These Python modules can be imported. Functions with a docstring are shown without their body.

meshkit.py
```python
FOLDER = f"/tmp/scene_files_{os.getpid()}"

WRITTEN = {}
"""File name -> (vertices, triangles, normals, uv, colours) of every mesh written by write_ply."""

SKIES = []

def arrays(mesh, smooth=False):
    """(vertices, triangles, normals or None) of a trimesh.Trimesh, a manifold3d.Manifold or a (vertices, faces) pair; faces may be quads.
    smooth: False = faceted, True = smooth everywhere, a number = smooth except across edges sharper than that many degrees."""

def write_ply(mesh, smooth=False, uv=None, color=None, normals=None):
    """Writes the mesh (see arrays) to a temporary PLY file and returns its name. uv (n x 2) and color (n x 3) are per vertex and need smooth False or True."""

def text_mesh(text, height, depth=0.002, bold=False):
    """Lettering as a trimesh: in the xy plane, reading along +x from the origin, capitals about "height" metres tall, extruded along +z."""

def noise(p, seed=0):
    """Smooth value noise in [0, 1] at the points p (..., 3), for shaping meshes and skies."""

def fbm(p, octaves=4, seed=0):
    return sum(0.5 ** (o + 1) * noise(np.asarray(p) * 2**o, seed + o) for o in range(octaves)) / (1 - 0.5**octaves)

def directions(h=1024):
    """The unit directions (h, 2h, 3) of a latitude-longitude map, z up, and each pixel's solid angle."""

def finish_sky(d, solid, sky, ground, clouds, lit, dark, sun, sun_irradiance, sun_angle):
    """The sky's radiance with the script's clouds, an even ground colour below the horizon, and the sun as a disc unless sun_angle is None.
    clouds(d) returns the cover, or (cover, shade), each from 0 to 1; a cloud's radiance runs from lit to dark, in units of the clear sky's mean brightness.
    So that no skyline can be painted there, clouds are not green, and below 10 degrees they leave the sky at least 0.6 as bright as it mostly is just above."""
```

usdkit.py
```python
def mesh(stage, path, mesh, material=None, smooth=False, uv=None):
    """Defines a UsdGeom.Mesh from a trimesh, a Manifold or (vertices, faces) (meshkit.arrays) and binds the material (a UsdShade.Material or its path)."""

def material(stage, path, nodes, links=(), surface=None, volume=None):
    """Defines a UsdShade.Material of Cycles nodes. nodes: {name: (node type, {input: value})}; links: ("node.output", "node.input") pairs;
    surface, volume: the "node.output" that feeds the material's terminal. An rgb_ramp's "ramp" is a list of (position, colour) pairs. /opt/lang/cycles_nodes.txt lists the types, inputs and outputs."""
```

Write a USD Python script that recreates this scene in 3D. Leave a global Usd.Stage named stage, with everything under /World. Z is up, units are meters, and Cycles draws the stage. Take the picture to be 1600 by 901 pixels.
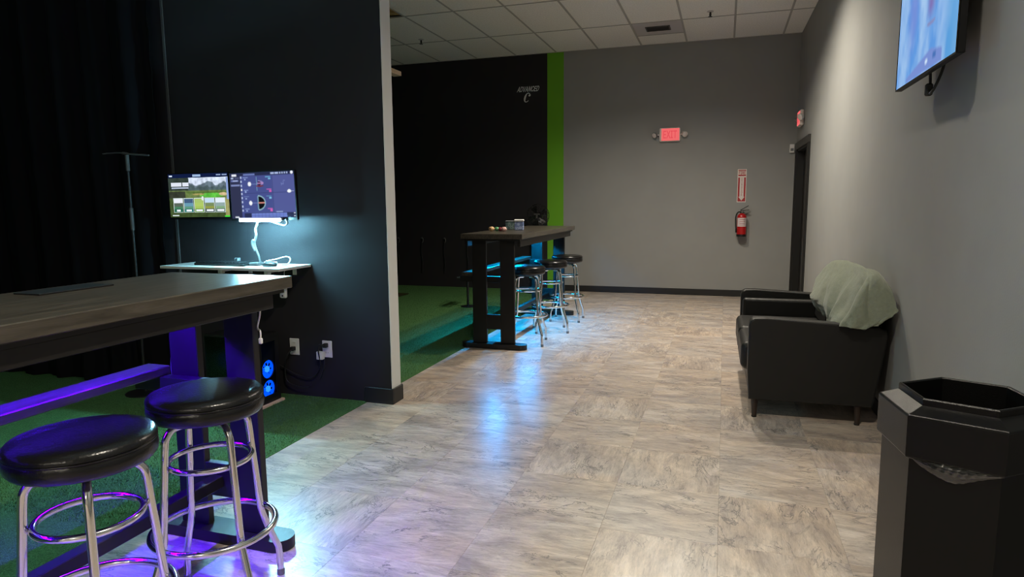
import math, random
import numpy as np, trimesh
import meshkit, usdkit
from pxr import Usd, UsdGeom, UsdLux, UsdShade, Gf, Sdf, Vt
from trimesh.transformations import rotation_matrix, translation_matrix

random.seed(7)
RNG = np.random.default_rng(7)
PI = math.pi

# ------------------------------------------------------------------ stage, camera, lights, exposure
stage = Usd.Stage.CreateInMemory()
UsdGeom.SetStageUpAxis(stage, 'Z')
UsdGeom.SetStageMetersPerUnit(stage, 1.0)
UsdGeom.Xform.Define(stage, '/World')
UsdGeom.Scope.Define(stage, '/World/Looks')

F_PX, PITCH, YAW, ROLL, CAM_H = 1025.48, 0.12862, 0.31260, -0.00793, 1.3099
EXPOSURE = 0.0
CAN_POWER = 1850.0            # radiance of a ceiling downlight's disc
CAN_COLOR = (1.0, 0.91, 0.755)
CANS = [(-0.12, 1.25, 1.0), (-0.12, 6.2, 1.0), (-0.80, 6.95, 0.85), (-0.12, -3.6, 1.7), (-1.6, -5.2, 1.7)]      # place and relative power; the last three are added fill lamps
LED_PURPLE, LED_BLUE = 1200.0, 950.0
LAMP_GLOW = 1900.0
SCREEN = 1.0

cam = UsdGeom.Camera.Define(stage, '/World/camera')
cy, sy, cp, sp = math.cos(YAW), math.sin(YAW), math.cos(PITCH), math.sin(PITCH)
fw = np.array([-sy * cp, cy * cp, -sp]); r0 = np.array([cy, sy, 0.0]); u0 = np.cross(r0, fw)
c_, s_ = math.cos(ROLL), math.sin(ROLL)
rt, up = c_ * r0 + s_ * u0, -s_ * r0 + c_ * u0
cam.AddTransformOp().Set(Gf.Matrix4d(*rt, 0, *up, 0, *(-fw), 0, 0, 0, CAM_H, 1))
cam.CreateHorizontalApertureAttr(36.0)
cam.CreateVerticalApertureAttr(36.0 * 901 / 1600)
cam.CreateFocalLengthAttr(F_PX / 1600 * 36.0)
cam.CreateClippingRangeAttr(Gf.Vec2f(0.05, 100))
cam.CreateExposureAttr(EXPOSURE)

D, XR, WALL_TURN, ZC = 9.584, 0.876, 0.012, 3.47     # back wall, right wall at the back corner and its slight turn, ceiling
XT, XP, YP, YP2 = -2.24, -2.052, 3.763, 3.884         # turf edge, partition end, partition faces
XG0, XG1 = -2.531, -2.284                             # green stripe

# ------------------------------------------------------------------ materials
def pm(name, color, rough=0.5, metal=0.0, spec=0.5, noise=None, bump=None, emit=None, **kw):
    """principled material; noise=(scale, amount) varies the colour a little, bump=(scale, distance)."""
    path = '/World/Looks/' + name
    nodes = {'p': ('principled_bsdf', dict(base_color=color, roughness=rough, metallic=metal, specular_ior_level=spec, **kw))}
    links = []
    if emit:
        nodes['p'][1].update(emission_color=emit[0], emission_strength=emit[1])
    if noise or bump:
        nodes['g'] = ('geometry', {})
    if noise:
        s, a = noise
        nodes['n'] = ('noise_texture', dict(scale=s, detail=5.0, roughness=0.6))
        nodes['r'] = ('rgb_ramp', {'ramp': [(0.25, [c * (1 - a) for c in color]), (0.75, [min(1, c * (1 + a)) for c in color])]})
        links += [('g.position', 'n.vector'), ('n.fac', 'r.fac'), ('r.color', 'p.base_color')]
    if bump:
        nodes['bn'] = ('noise_texture', dict(scale=bump[0], detail=3.0))
        nodes['b'] = ('bump', dict(strength=1.0, distance=bump[1]))
        links += [('g.position', 'bn.vector'), ('bn.fac', 'b.height'), ('b.normal', 'p.normal')]
    return usdkit.material(stage, path, nodes, links, surface='p.BSDF')

def emat(name, color, strength):
    return usdkit.material(stage, '/World/Looks/' + name, {'e': ('emission', dict(color=color, strength=strength))}, [], surface='e.emission')

M = {}
M['grey_wall'] = pm('grey_wall', (0.29, 0.291, 0.284), 0.75, spec=0.25, noise=(3, .04), bump=(120, .0004))
M['pale_wall'] = pm('pale_wall', (0.62, 0.62, 0.60), 0.75, spec=0.25, bump=(120, .0004))
M['black_wall'] = pm('black_wall', (0.0245, 0.0225, 0.0255), 0.62, spec=0.22, noise=(2, .08), bump=(120, .0004))
M['black_curtain'] = pm('black_curtain', (0.006, 0.0055, 0.007), 0.9, spec=0.1)
M['green_paint'] = pm('green_paint', (0.150, 0.41, 0.022), 0.7, spec=0.25, bump=(120, .0004))
M['ceiling_tile'] = pm('ceiling_tile', (0.84, 0.82, 0.78), 0.9, spec=0.1, noise=(55, .10), bump=(140, .002))
M['ceiling_grid'] = pm('ceiling_grid', (0.42, 0.41, 0.385), 0.6, spec=0.3)
M['insulation'] = pm('insulation', (0.36, 0.26, 0.11), 0.9, spec=0.1, noise=(9, .5), bump=(12, .02))
M['vent_metal'] = pm('vent_metal', (0.52, 0.49, 0.50), 0.5)
M['vent_dark'] = pm('vent_dark', (0.10, 0.09, 0.09), 0.7)
M['black_trim'] = pm('black_trim', (0.012, 0.012, 0.013), 0.5)
M['door_black'] = pm('door_black', (0.007, 0.0065, 0.006), 0.5)
M['door_frame'] = pm('door_frame', (0.03, 0.029, 0.027), 0.45)
M['turf_base'] = pm('turf_base', (0.072, 0.165, 0.058), 0.95, spec=0.05, noise=(160, .55), bump=(260, .006))
M['turf_blade'] = pm('turf_blade', (0.078, 0.180, 0.062), 0.9, spec=0.08, noise=(40, .4))
M['slab_brown'] = pm('slab_brown', (0.030, 0.030, 0.012), 0.95, spec=0.05, noise=(120, .3))
M['seam'] = pm('seam', (0.12, 0.10, 0.085), 0.8)
M['chrome'] = pm('chrome', (0.80, 0.79, 0.77), 0.13, metal=1.0)
M['vinyl'] = pm('vinyl', (0.0075, 0.0075, 0.0078), 0.24, spec=0.38, bump=(130, .0008))
M['leather'] = pm('leather', (0.0095, 0.0090, 0.0080), 0.44, spec=0.34, noise=(8, .12), bump=(220, .0015))
M['leather_seam'] = pm('leather_seam', (0.014, 0.013, 0.012), 0.45)
M['leg_wood'] = pm('leg_wood', (0.030, 0.017, 0.012), 0.45)
M['blanket'] = pm('blanket', (0.215, 0.236, 0.178), 0.95, spec=0.1, noise=(60, .10), bump=(220, .0015), sheen_weight=0.25)
M['bin_plastic'] = pm('bin_plastic', (0.0032, 0.0032, 0.0031), 0.27, spec=0.20, bump=(420, .0007))
M['bin_dark'] = pm('bin_dark', (0.008, 0.008, 0.008), 0.6)
M['bag_plastic'] = pm('bag_plastic', (0.020, 0.020, 0.021), 0.12, spec=0.9)
M['dark_plastic'] = pm('dark_plastic', (0.010, 0.010, 0.011), 0.4)
M['tv_body'] = pm('tv_body', (0.004, 0.004, 0.0045), 0.45, spec=0.22)
M['white_plastic'] = pm('white_plastic', (0.74, 0.73, 0.72), 0.4)
M['lamp_plastic'] = pm('lamp_plastic', (0.10, 0.10, 0.10), 0.5)
M['white_laminate'] = pm('white_laminate', (0.70, 0.70, 0.69), 0.35)
M['grey_plastic'] = pm('grey_plastic', (0.16, 0.17, 0.18), 0.5)
M['steel_dark'] = pm('steel_dark', (0.05, 0.05, 0.05), 0.4, metal=0.8)
M['dim_steel'] = pm('dim_steel', (0.22, 0.22, 0.22), 0.35, metal=0.8)
M['ext_red'] = pm('ext_red', (0.42, 0.012, 0.014), 0.3)
M['sign_red'] = pm('sign_red', (0.40, 0.030, 0.035), 0.5)
M['sign_white'] = pm('sign_white', (0.72, 0.66, 0.62), 0.5)
M['label_white'] = pm('label_white', (0.66, 0.60, 0.60), 0.5)
M['letter_grey'] = pm('letter_grey', (0.72, 0.72, 0.72), 0.6)
M['cream_wood'] = pm('cream_wood', (0.80, 0.58, 0.40), 0.6, noise=(20, .1))
M['cord_black'] = pm('cord_black', (0.014, 0.014, 0.015), 0.5)
M['cord_grey'] = pm('cord_grey', (0.075, 0.075, 0.075), 0.6)
M['pc_glass'] = usdkit.material(stage, '/World/Looks/pc_glass', {
    't': ('transparent_bsdf', dict(color=(0.55, 0.55, 0.6))), 'g': ('glossy_bsdf', dict(color=(1, 1, 1), roughness=0.05)),
    'f': ('fresnel', dict(IOR=1.5)), 'm': ('mix_closure', {})},
    [('f.fac', 'm.fac'), ('t.BSDF', 'm.closure1'), ('g.BSDF', 'm.closure2')], surface='m.closure')
M['fan_glow'] = emat('fan_glow', (0.0, 0.06, 1.0), 1.7)
M['fan_core'] = emat('fan_core', (0.02, 0.22, 1.0), 1.6)
M['led_purple'] = emat('led_purple', (0.065, 0.0, 1.0), LED_PURPLE)
M['led_blue'] = emat('led_blue', (0.0, 0.40, 1.0), LED_BLUE)
M['lamp_glow'] = emat('lamp_glow', (0.30, 0.79, 1.0), LAMP_GLOW)
M['exit_red'] = emat('exit_red', (1.0, 0.17, 0.17), 0.85)
M['exit_letter'] = emat('exit_letter', (0.93, 0.095, 0.115), 0.85)
M['exit_clear'] = pm('exit_clear', (0.78, 0.68, 0.65), 0.25, spec=0.6)

def wood_top():
    """charcoal laminate with a long grain."""
    n = {'g': ('geometry', {}), 'm': ('mapping', dict(scale=(9.0, 0.9, 9.0))),
         'n': ('noise_texture', dict(scale=4.0, detail=7.0, roughness=0.65, distortion=0.6)),
         'r': ('rgb_ramp', {'ramp': [(0.3, (0.036, 0.031, 0.024)), (0.5, (0.060, 0.052, 0.040)), (0.72, (0.092, 0.080, 0.062))]}),
         'b': ('bump', dict(distance=0.001)), 'p': ('principled_bsdf', dict(roughness=0.30, specular_ior_level=0.5))}
    l = [('g.position', 'm.vector'), ('m.vector', 'n.vector'), ('n.fac', 'r.fac'), ('r.color', 'p.base_color'), ('n.fac', 'b.height'), ('b.normal', 'p.normal')]
    return usdkit.material(stage, '/World/Looks/table_top', n, l, surface='p.BSDF')
M['table_top'] = wood_top()
M['table_frame'] = pm('table_frame', (0.011, 0.010, 0.0095), 0.42, spec=0.4, noise=(14, .2))

def slate(i):
    """vinyl slate tile: layered tan and grey-brown streaks with thin dark clefts; every other variant is laid a quarter turn round."""
    r = np.random.default_rng(100 + i)
    loc = tuple(r.uniform(-40, 40, 3))
    turn = (PI / 2 if i % 4 == 2 else 0.0) + r.uniform(-.10, .10) + (PI if i % 2 else 0)
    tone = 1.0 + r.uniform(-.03, .03)
    w = r.uniform(-.02, .02)
    def c(a, b, d): return (a * 1.065 * tone * (1 + w), b * 1.015 * tone, d * 1.01 * tone * (1 - w))
    n = {'g': ('geometry', {}),
         'm': ('mapping', dict(rotation=(0, 0, turn), location=loc, scale=(1, 1, 1))),
         'ms': ('mapping', dict(scale=(2.0, 5.2, 1.0))),
         'n1': ('noise_texture', dict(scale=1.5, detail=12.0, roughness=0.70, distortion=0.55)),
         'r1': ('rgb_ramp', {'ramp': [(0.34, c(.30, .262, .228)), (0.43, c(.345, .302, .262)), (0.436, c(.385, .338, .290)), (0.497, c(.405, .355, .302)), (0.502, c(.445, .392, .330)), (0.56, c(.465, .410, .345)), (0.565, c(.505, .450, .382)), (0.66, c(.55, .495, .425))]}),
         'mf': ('mapping', dict(scale=(2.4, 15.0, 1.0))),
         'n2': ('noise_texture', dict(scale=4.5, detail=9.0, roughness=0.8, distortion=0.35)),
         'r2': ('rgb_ramp', {'ramp': [(0.30, (.50, .50, .52)), (0.46, (.96, .96, .97)), (0.68, (1.33, 1.31, 1.28))]}),
         'mx': ('mix', dict(mix_type='multiply', fac=0.78)),
         'n3': ('noise_texture', dict(scale=1.7, detail=9.0, roughness=0.66, distortion=0.9)),
         'sub': ('math', dict(math_type='subtract', value2=0.5)), 'ab': ('math', dict(math_type='absolute')),
         'r3': ('rgb_ramp', {'ramp': [(0.0, (1, 1, 1)), (0.005, (.8, .8, .8)), (0.017, (0, 0, 0)), (1.0, (0, 0, 0))]}),
         'n4': ('noise_texture', dict(scale=4.2, detail=2.0)),
         'r4': ('rgb_ramp', {'ramp': [(0.45, (0, 0, 0)), (0.58, (.85, .85, .85))]}),
         'vm': ('mix', dict(mix_type='multiply', fac=1.0)),
         'v': ('mix', dict(mix_type='mix', color2=(.105, .102, .106))),
         'n5': ('noise_texture', dict(scale=2.6, detail=3.0, distortion=0.8)),
         'r5': ('rgb_ramp', {'ramp': [(0.38, (.95, .98, 1.03)), (0.62, (1.03, 1.0, .965))]}),
         'mw': ('mix', dict(mix_type='multiply', fac=1.0)),
         'bmp': ('bump', dict(distance=0.0004, strength=0.5)),
         'p': ('principled_bsdf', dict(roughness=0.36, specular_ior_level=0.4, coat_weight=0.40, coat_roughness=0.27, coat_ior=1.45))}
    l = [('g.position', 'm.vector'), ('m.vector', 'ms.vector'), ('ms.vector', 'n1.vector'), ('n1.fac', 'r1.fac'),
         ('m.vector', 'mf.vector'), ('mf.vector', 'n2.vector'), ('n2.fac', 'r2.fac'), ('r1.color', 'mx.color1'), ('r2.color', 'mx.color2'),
         ('ms.vector', 'n3.vector'), ('n3.fac', 'sub.value1'), ('sub.value', 'ab.value1'), ('ab.value', 'r3.fac'),
         ('m.vector', 'n4.vector'), ('n4.fac', 'r4.fac'), ('r3.color', 'vm.color1'), ('r4.color', 'vm.color2'), ('vm.color', 'v.fac'),
         ('m.vector', 'n5.vector'), ('n5.fac', 'r5.fac'), ('mx.color', 'mw.color1'), ('r5.color', 'mw.color2'),
         ('mw.color', 'v.color1'), ('v.color', 'p.base_color'), ('n1.fac', 'bmp.height'), ('bmp.normal', 'p.normal')]
    return usdkit.material(stage, f'/World/Looks/slate_{i:02d}', n, l, surface='p.BSDF')
SLATE = [slate(i) for i in range(12)]

def screen_mat(name, strength):
    n = {'a': ('attribute', {}), 'e': ('emission', dict(strength=strength)), 'g': ('glossy_bsdf', dict(color=(.04, .04, .04), roughness=0.12)), 'ad': ('add_closure', {})}
    m = usdkit.material(stage, '/World/Looks/' + name, n, [('a.color', 'e.color'), ('e.emission', 'ad.closure1'), ('g.BSDF', 'ad.closure2')], surface='ad.closure')
    UsdShade.Shader.Get(stage, f'/World/Looks/{name}/a').CreateInput('attribute', Sdf.ValueTypeNames.String).Set('picture')
    return m
M['screen'] = screen_mat('screen', SCREEN)
M['tv_screen'] = screen_mat('tv_screen', SCREEN)

# ------------------------------------------------------------------ helpers: prims
USED = {}
def numbered(parent, name):
    k = USED.get((parent, name), 0); USED[(parent, name)] = k + 1
    return f'{parent}/{name}' if k == 0 else f'{parent}/{name}_{k:03d}'

BASE = {}     # path of a thing -> 4x4 of its local frame (world coordinates of parts are brought into it)
def thing(name, label, cat, loc=(0, 0, 0), rot=0.0, group=None, kind=None):
    path = numbered('/World', name)
    x = UsdGeom.Xform.Define(stage, path)
    x.AddTranslateOp().Set(Gf.Vec3d(*map(float, loc)))
    if rot: x.AddRotateZOp().Set(math.degrees(rot))
    p = x.GetPrim()
    tagp(p, label, cat, group, kind)
    BASE[path] = np.linalg.inv(translation_matrix(loc) @ rotation_matrix(rot, [0, 0, 1]))
    return p

def tagp(p, label=None, cat=None, group=None, kind=None):
    for k, v in (('label', label), ('category', cat), ('group', group), ('kind', kind)):
        if v: p.SetCustomDataByKey(k, v)
    return p

def obj(name, mesh, mat, parent=None, smooth=False, label=None, world=False, kind=None):
    """one Mesh prim under a thing or part (local coordinates, or world=True to bring world coordinates into the thing's frame)."""
    pp = '/World' if parent is None else str(parent.GetPath())
    m = mesh.copy() if isinstance(mesh, trimesh.Trimesh) else mesh
    top = '/'.join(pp.split('/')[:3])
    if world and top in BASE:
        m.apply_transform(BASE[top])
    prim = usdkit.mesh(stage, numbered(pp, name), m, M[mat] if isinstance(mat, str) else mat, smooth).GetPrim()
    return tagp(prim, label, kind=kind)

def single(name, mesh, mat, label, cat, smooth=False, group=None, kind=None):
    return tagp(obj(name, mesh, mat, None, smooth), label, cat, group, kind)

def dup(src, loc, label, rot=0.0, group=None):
    was = src.GetCustomData()
    r = thing(src.GetName().rstrip('0123456789').rstrip('_'), label, was['category'], loc, rot, group or was.get('group'))
    r.GetReferences().AddInternalReference(src.GetPath())
    r.SetInstanceable(True)
    return r

# ------------------------------------------------------------------ helpers: shapes
def box(x0, x1, y0, y1, z0, z1, b=0.0):
    if b <= 0:
        m = trimesh.creation.box([x1 - x0, y1 - y0, z1 - z0]); m.apply_translation([(x0 + x1) / 2, (y0 + y1) / 2, (z0 + z1) / 2]); return m
    b = min(b, (x1 - x0) / 2.01, (y1 - y0) / 2.01, (z1 - z0) / 2.01)
    pts = []
    for sx in (0, 1):
        for sy_ in (0, 1):
            for sz in (0, 1):
                c = np.array([[x0, x1][sx], [y0, y1][sy_], [z0, z1][sz]], float); d = np.array([1 - 2 * sx, 1 - 2 * sy_, 1 - 2 * sz]) * b
                for k in range(3):
                    e = d.copy(); e[k] = 0; pts.append(c + e)
    return trimesh.convex.convex_hull(np.array(pts))

def rbox(x0, x1, y0, y1, z0, z1, r, n=5):
    """box with softly rounded edges (hull of sphere octants)."""
    r = min(r, (x1 - x0) / 2.01, (y1 - y0) / 2.01, (z1 - z0) / 2.01)
    s = trimesh.creation.uv_sphere(r, count=[2 * n, 4 * n]).vertices
    pts = [s + np.array([x, y, z]) for x in (x0 + r, x1 - r) for y in (y0 + r, y1 - r) for z in (z0 + r, z1 - r)]
    return trimesh.convex.convex_hull(np.vstack(pts))

def join(*ms): return trimesh.util.concatenate([m for m in ms])

def spline(pts, n=8, closed=False):
    p = np.asarray(pts, float)
    if closed: q = np.vstack([p[-1], p, p[0], p[1]])
    else: q = np.vstack([2 * p[0] - p[1], p, 2 * p[-1] - p[-2]])
    out = []
    for i in range(1, len(q) - 2):
        for t in np.linspace(0, 1, n, endpoint=False):
            a, b, c, d = q[i - 1], q[i], q[i + 1], q[i + 2]
            out.append(0.5 * (2 * b + (c - a) * t + (2 * a - 5 * b + 4 * c - d) * t * t + (3 * b - a - 3 * c + d) * t ** 3))
    if not closed: out.append(p[-1])
    return np.array(out)

def tube(path, r, sides=10, closed=False):
    p = np.asarray(path, float); n = len(p)
    t = (np.roll(p, -1, 0) - np.roll(p, 1, 0)) if closed else np.gradient(p, axis=0)
    t /= np.linalg.norm(t, axis=1, keepdims=True) + 1e-12
    a = np.cross(t[0], [0, 0, 1.0]);
    if np.linalg.norm(a) < 1e-3: a = np.cross(t[0], [1.0, 0, 0])
    a /= np.linalg.norm(a); A = [a]
    for i in range(1, n):
        a = A[-1] - t[i] * (A[-1] @ t[i]); A.append(a / (np.linalg.norm(a) + 1e-12))
    A = np.array(A); B = np.cross(t, A); ang = np.arange(sides) * 2 * PI / sides
    rr = np.broadcast_to(np.asarray(r, float), (n,))
    v = p[:, None] + rr[:, None, None] * (np.cos(ang)[None, :, None] * A[:, None] + np.sin(ang)[None, :, None] * B[:, None])
    f = []
    for i in range(n if closed else n - 1):
        j = (i + 1) % n
        for k in range(sides):
            l = (k + 1) % sides
            f += [[i * sides + k, i * sides + l, j * sides + l], [i * sides + k, j * sides + l, j * sides + k]]
    v = v.reshape(-1, 3)
    if not closed:
        v = np.vstack([v, p[0], p[-1]]); c0, c1 = len(v) - 2, len(v) - 1
        for k in range(sides):
            l = (k + 1) % sides
            f += [[c0, l, k], [c1, (n - 1) * sides + k, (n - 1) * sides + l]]
    m = trimesh.Trimesh(v, f, process=False); m.fix_normals(); return m

def ring(R, r, z=0.0, n=48, sides=10):
    a = np.linspace(0, 2 * PI, n, endpoint=False)
    return tube(np.stack([R * np.cos(a), R * np.sin(a), 0 * a + z], 1), r, sides, True)

def lathe(profile, n=48):
    return trimesh.creation.revolve(np.asarray(profile, float), sections=n)

def cyl(p, q, r, n=16):
    return trimesh.creation.cylinder(radius=r, segment=[np.asarray(p, float), np.asarray(q, float)], sections=n)

def frame(o, x, y, z):
    m = np.eye(4); m[:3, 0], m[:3, 1], m[:3, 2], m[:3, 3] = x, y, z, o; return m

def placed(mesh, mat):
    mesh = mesh.copy(); mesh.apply_transform(mat); return mesh

def extrude(pts, depth, M4=None):
    from shapely.geometry import Polygon
    m = trimesh.creation.extrude_polygon(Polygon(pts), depth, engine='earcut')
    return placed(m, M4) if M4 is not None else m

def sheet(P, thick):
    """a grid of points (n, m, 3) as a closed sheet with thickness."""
    n, m = P.shape[:2]
    du, dv = np.gradient(P, axis=0), np.gradient(P, axis=1)
    N = np.cross(du, dv); N /= np.linalg.norm(N, axis=2, keepdims=True) + 1e-12
    v = np.vstack([P.reshape(-1, 3), (P - N * thick).reshape(-1, 3)]); o = n * m; f = []
    for i in range(n - 1):
        for j in range(m - 1):
            a, b, c, d = i * m + j, i * m + j + 1, (i + 1) * m + j + 1, (i + 1) * m + j
            f += [[a, d, c], [a, c, b], [o + a, o + c, o + d], [o + a, o + b, o + c]]
    rim = [(0, j) for j in range(m)] + [(i, m - 1) for i in range(1, n)] + [(n - 1, j) for j in range(m - 2, -1, -1)] + [(i, 0) for i in range(n - 2, 0, -1)]
    for (a0, a1), (b0, b1) in zip(rim, rim[1:] + rim[:1]):
        a, b = a0 * m + a1, b0 * m + b1
        f += [[a, b, o + b], [a, o + b, o + a]]
    t = trimesh.Trimesh(v, f, process=False); t.fix_normals(); return t

RW = rotation_matrix(WALL_TURN, [0, 0, 1], [XR, D, 0])      # things on the right wall are laid out as if it ran along y, then turned with it
def rw(m): return placed(m, RW)

def text_on(text, height, o, x, y, z, depth=0.002, bold=False, shear=0.0, fit=None):
    m = meshkit.text_mesh(text, height, depth, bold)
    w = m.bounds[1][0] - m.bounds[0][0]
    m.apply_translation([-m.bounds[0][0], 0, 0])
    if fit: m.apply_scale([fit / w, 1, 1])
    if shear:
        s = np.eye(4); s[0, 1] = shear; m.apply_transform(s)
    return placed(m, frame(o, x, y, z))

# ------------------------------------------------------------------ the setting
# floor: one square slate tile after another, 18 inch, laid tight
TS, TX, TY = 0.4572, 0.0145, 2.506
fl = thing('floor', 'slate-look vinyl tile floor in tan and grey running between the turf and the grey wall', 'floor', kind='structure')
obj('floor_base', box(XT, 1.08, -7.0, D, -0.06, -0.004), 'seam', fl)
last = {}
for j in range(-21, 17):
    for i in range(-5, 3):
        x0, x1, y0, y1 = TX + i * TS, TX + (i + 1) * TS, TY + j * TS, TY + (j + 1) * TS
        x0, x1, y0, y1 = max(x0, XT), min(x1, 1.08), max(y0, -7.0), min(y1, D)
        if x1 - x0 < .02 or y1 - y0 < .02: continue
        g = 0.0002
        k = int(RNG.integers(0, 12))
        while k in (last.get((i - 1, j)), last.get((i, j - 1))): k = int(RNG.integers(0, 12))
        last[(i, j)] = k
        dz = float(RNG.uniform(-.0002, 0))
        obj('tile', box(x0 + g, x1 - g, y0 + g, y1 - g, -0.004, dz, 0.0005), SLATE[k], fl)

# turf of the two bays, one slab with its pile
tf = thing('turf', 'short dark green artificial turf of the golf bays, left of the tile floor', 'artificial turf', kind='structure')
obj('turf_backing', box(-6.9, XT, -7.0, D, -0.06, 0.003), 'turf_base', tf)
nb = 52000
bx = np.concatenate([RNG.uniform(-3.7, XT - .004, 30000), RNG.uniform(-4.9, XT - .004, nb - 30000)])
by = np.concatenate([RNG.uniform(1.9, 3.75, 30000), RNG.uniform(3.9, 9.5, nb - 30000)])
an, hh, ln = RNG.uniform(0, 2 * PI, nb), RNG.uniform(.007, .013, nb), RNG.uniform(.002, .008, nb)
wd = np.where(by < 3.8, .0016, .003)
ca, sa = np.cos(an), np.sin(an)
v = np.stack([np.stack([bx - ca * wd, by - sa * wd, 0 * bx + .002], 1), np.stack([bx + ca * wd, by + sa * wd, 0 * bx + .002], 1), np.stack([bx - sa * ln, by + ca * ln, .002 + hh], 1)], 1).reshape(-1, 3)
obj('turf_pile', trimesh.Trimesh(v, np.arange(3 * nb).reshape(-1, 3), process=False), 'turf_blade', tf, kind='stuff')

# back wall: black part, green stripe, grey part
wb = thing('wall_back', 'far wall painted grey on the right, black on the left, with a green stripe between', 'wall', kind='structure')
obj('grey_paint', box(XG1, XR + .3, D, D + .15, 0, ZC), 'grey_wall', wb, label='grey part of the far wall')
obj('green_stripe', box(XG0, XG1, D, D + .15, 0, ZC), 'green_paint', wb, label='bright green vertical stripe')
obj('black_paint', box(-7.0, XG0, D, D + .15, 0, ZC), 'black_wall', wb, label='black part of the far wall')

# right wall with its door opening (laid along y, then turned)
DY0, DY1, DZ = 8.28, 9.40, 1.97
wr = thing('wall_right', 'long grey painted wall on the right with a dark doorway at its far end', 'wall', kind='structure')
wpoly = [(-7.1, 0), (DY0, 0), (DY0, DZ), (DY1, DZ), (DY1, 0), (D + .02, 0), (D + .02, ZC - .003), (-7.1, ZC - .003)]
obj('grey_paint', rw(extrude(wpoly, 0.14, frame((XR, 0, 0), (0, 1, 0), (0, 0, 1), (1, 0, 0)))), 'grey_wall', wr)

dr = thing('door_1', 'dark door in a black frame at the far end of the right wall', 'door', kind='structure')
fw_ = 0.095
obj('door_frame', rw(join(box(XR - .028, XR + .02, DY0 - fw_, DY1 + fw_ * .6, DZ, DZ + .09, .004))), 'door_frame', dr)
obj('door_frame', rw(box(XR - .028, XR + .02, DY0 - fw_, DY0, 0, DZ, .004)), 'door_black', dr)
obj('door_frame', rw(box(XR - .028, XR + .02, DY1, DY1 + fw_ * .6, 0, DZ, .004)), 'door_black', dr)
obj('door_lining', rw(join(box(XR - .002, XR + .13, DY0, DY0 + .02, 0, DZ), box(XR - .002, XR + .13, DY1 - .02, DY1, 0, DZ), box(XR - .002, XR + .13, DY0 + .02, DY1 - .02, DZ - .02, DZ))), 'door_black', dr)
lf = obj('door_leaf', rw(box(XR + .075, XR + .12, DY0 + .022, DY1 - .022, .008, DZ - .022, .003)), 'door_black', dr)
obj('door_handle', rw(join(cyl((XR + .03, DY0 + .09, 1.0), (XR + .076, DY0 + .09, 1.0), .012), box(XR + .022, XR + .040, DY0 + .08, DY0 + .2, .99, 1.01, .006))), 'steel_dark', lf)

# partition between the bays
wp = thing('wall_partition', 'black partition wall between two golf bays with a pale grey end face', 'wall', kind='structure')
obj('black_paint', box(-6.9, XP - .004, YP, YP2, 0, ZC), 'black_wall', wp, label='black side of the partition')
obj('end_face', box(XP - .004, XP, YP, YP2, 0, ZC), 'pale_wall', wp, label='pale grey end face of the partition')
obj('corner_trim', box(-3.745, -3.722, YP - .008, YP, 0, ZC, .003), 'cord_grey', wp, label='thin dark grey vertical trim strip')

wl = thing('wall_left', 'black wall closing the golf bays on the far left', 'wall', kind='structure')
obj('black_paint', box(-7.0, -6.9, -7.0, D, 0, ZC), 'black_wall', wl)
wf = thing('wall_front', 'grey wall behind the photographer', 'wall', kind='structure')
obj('grey_paint', box(-2.1, 1.2, -7.15, -7.0, 0, ZC), 'grey_wall', wf)
obj('black_paint', box(-7.0, -2.1, -7.15, -7.0, 0, ZC), 'black_wall', wf)

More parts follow.
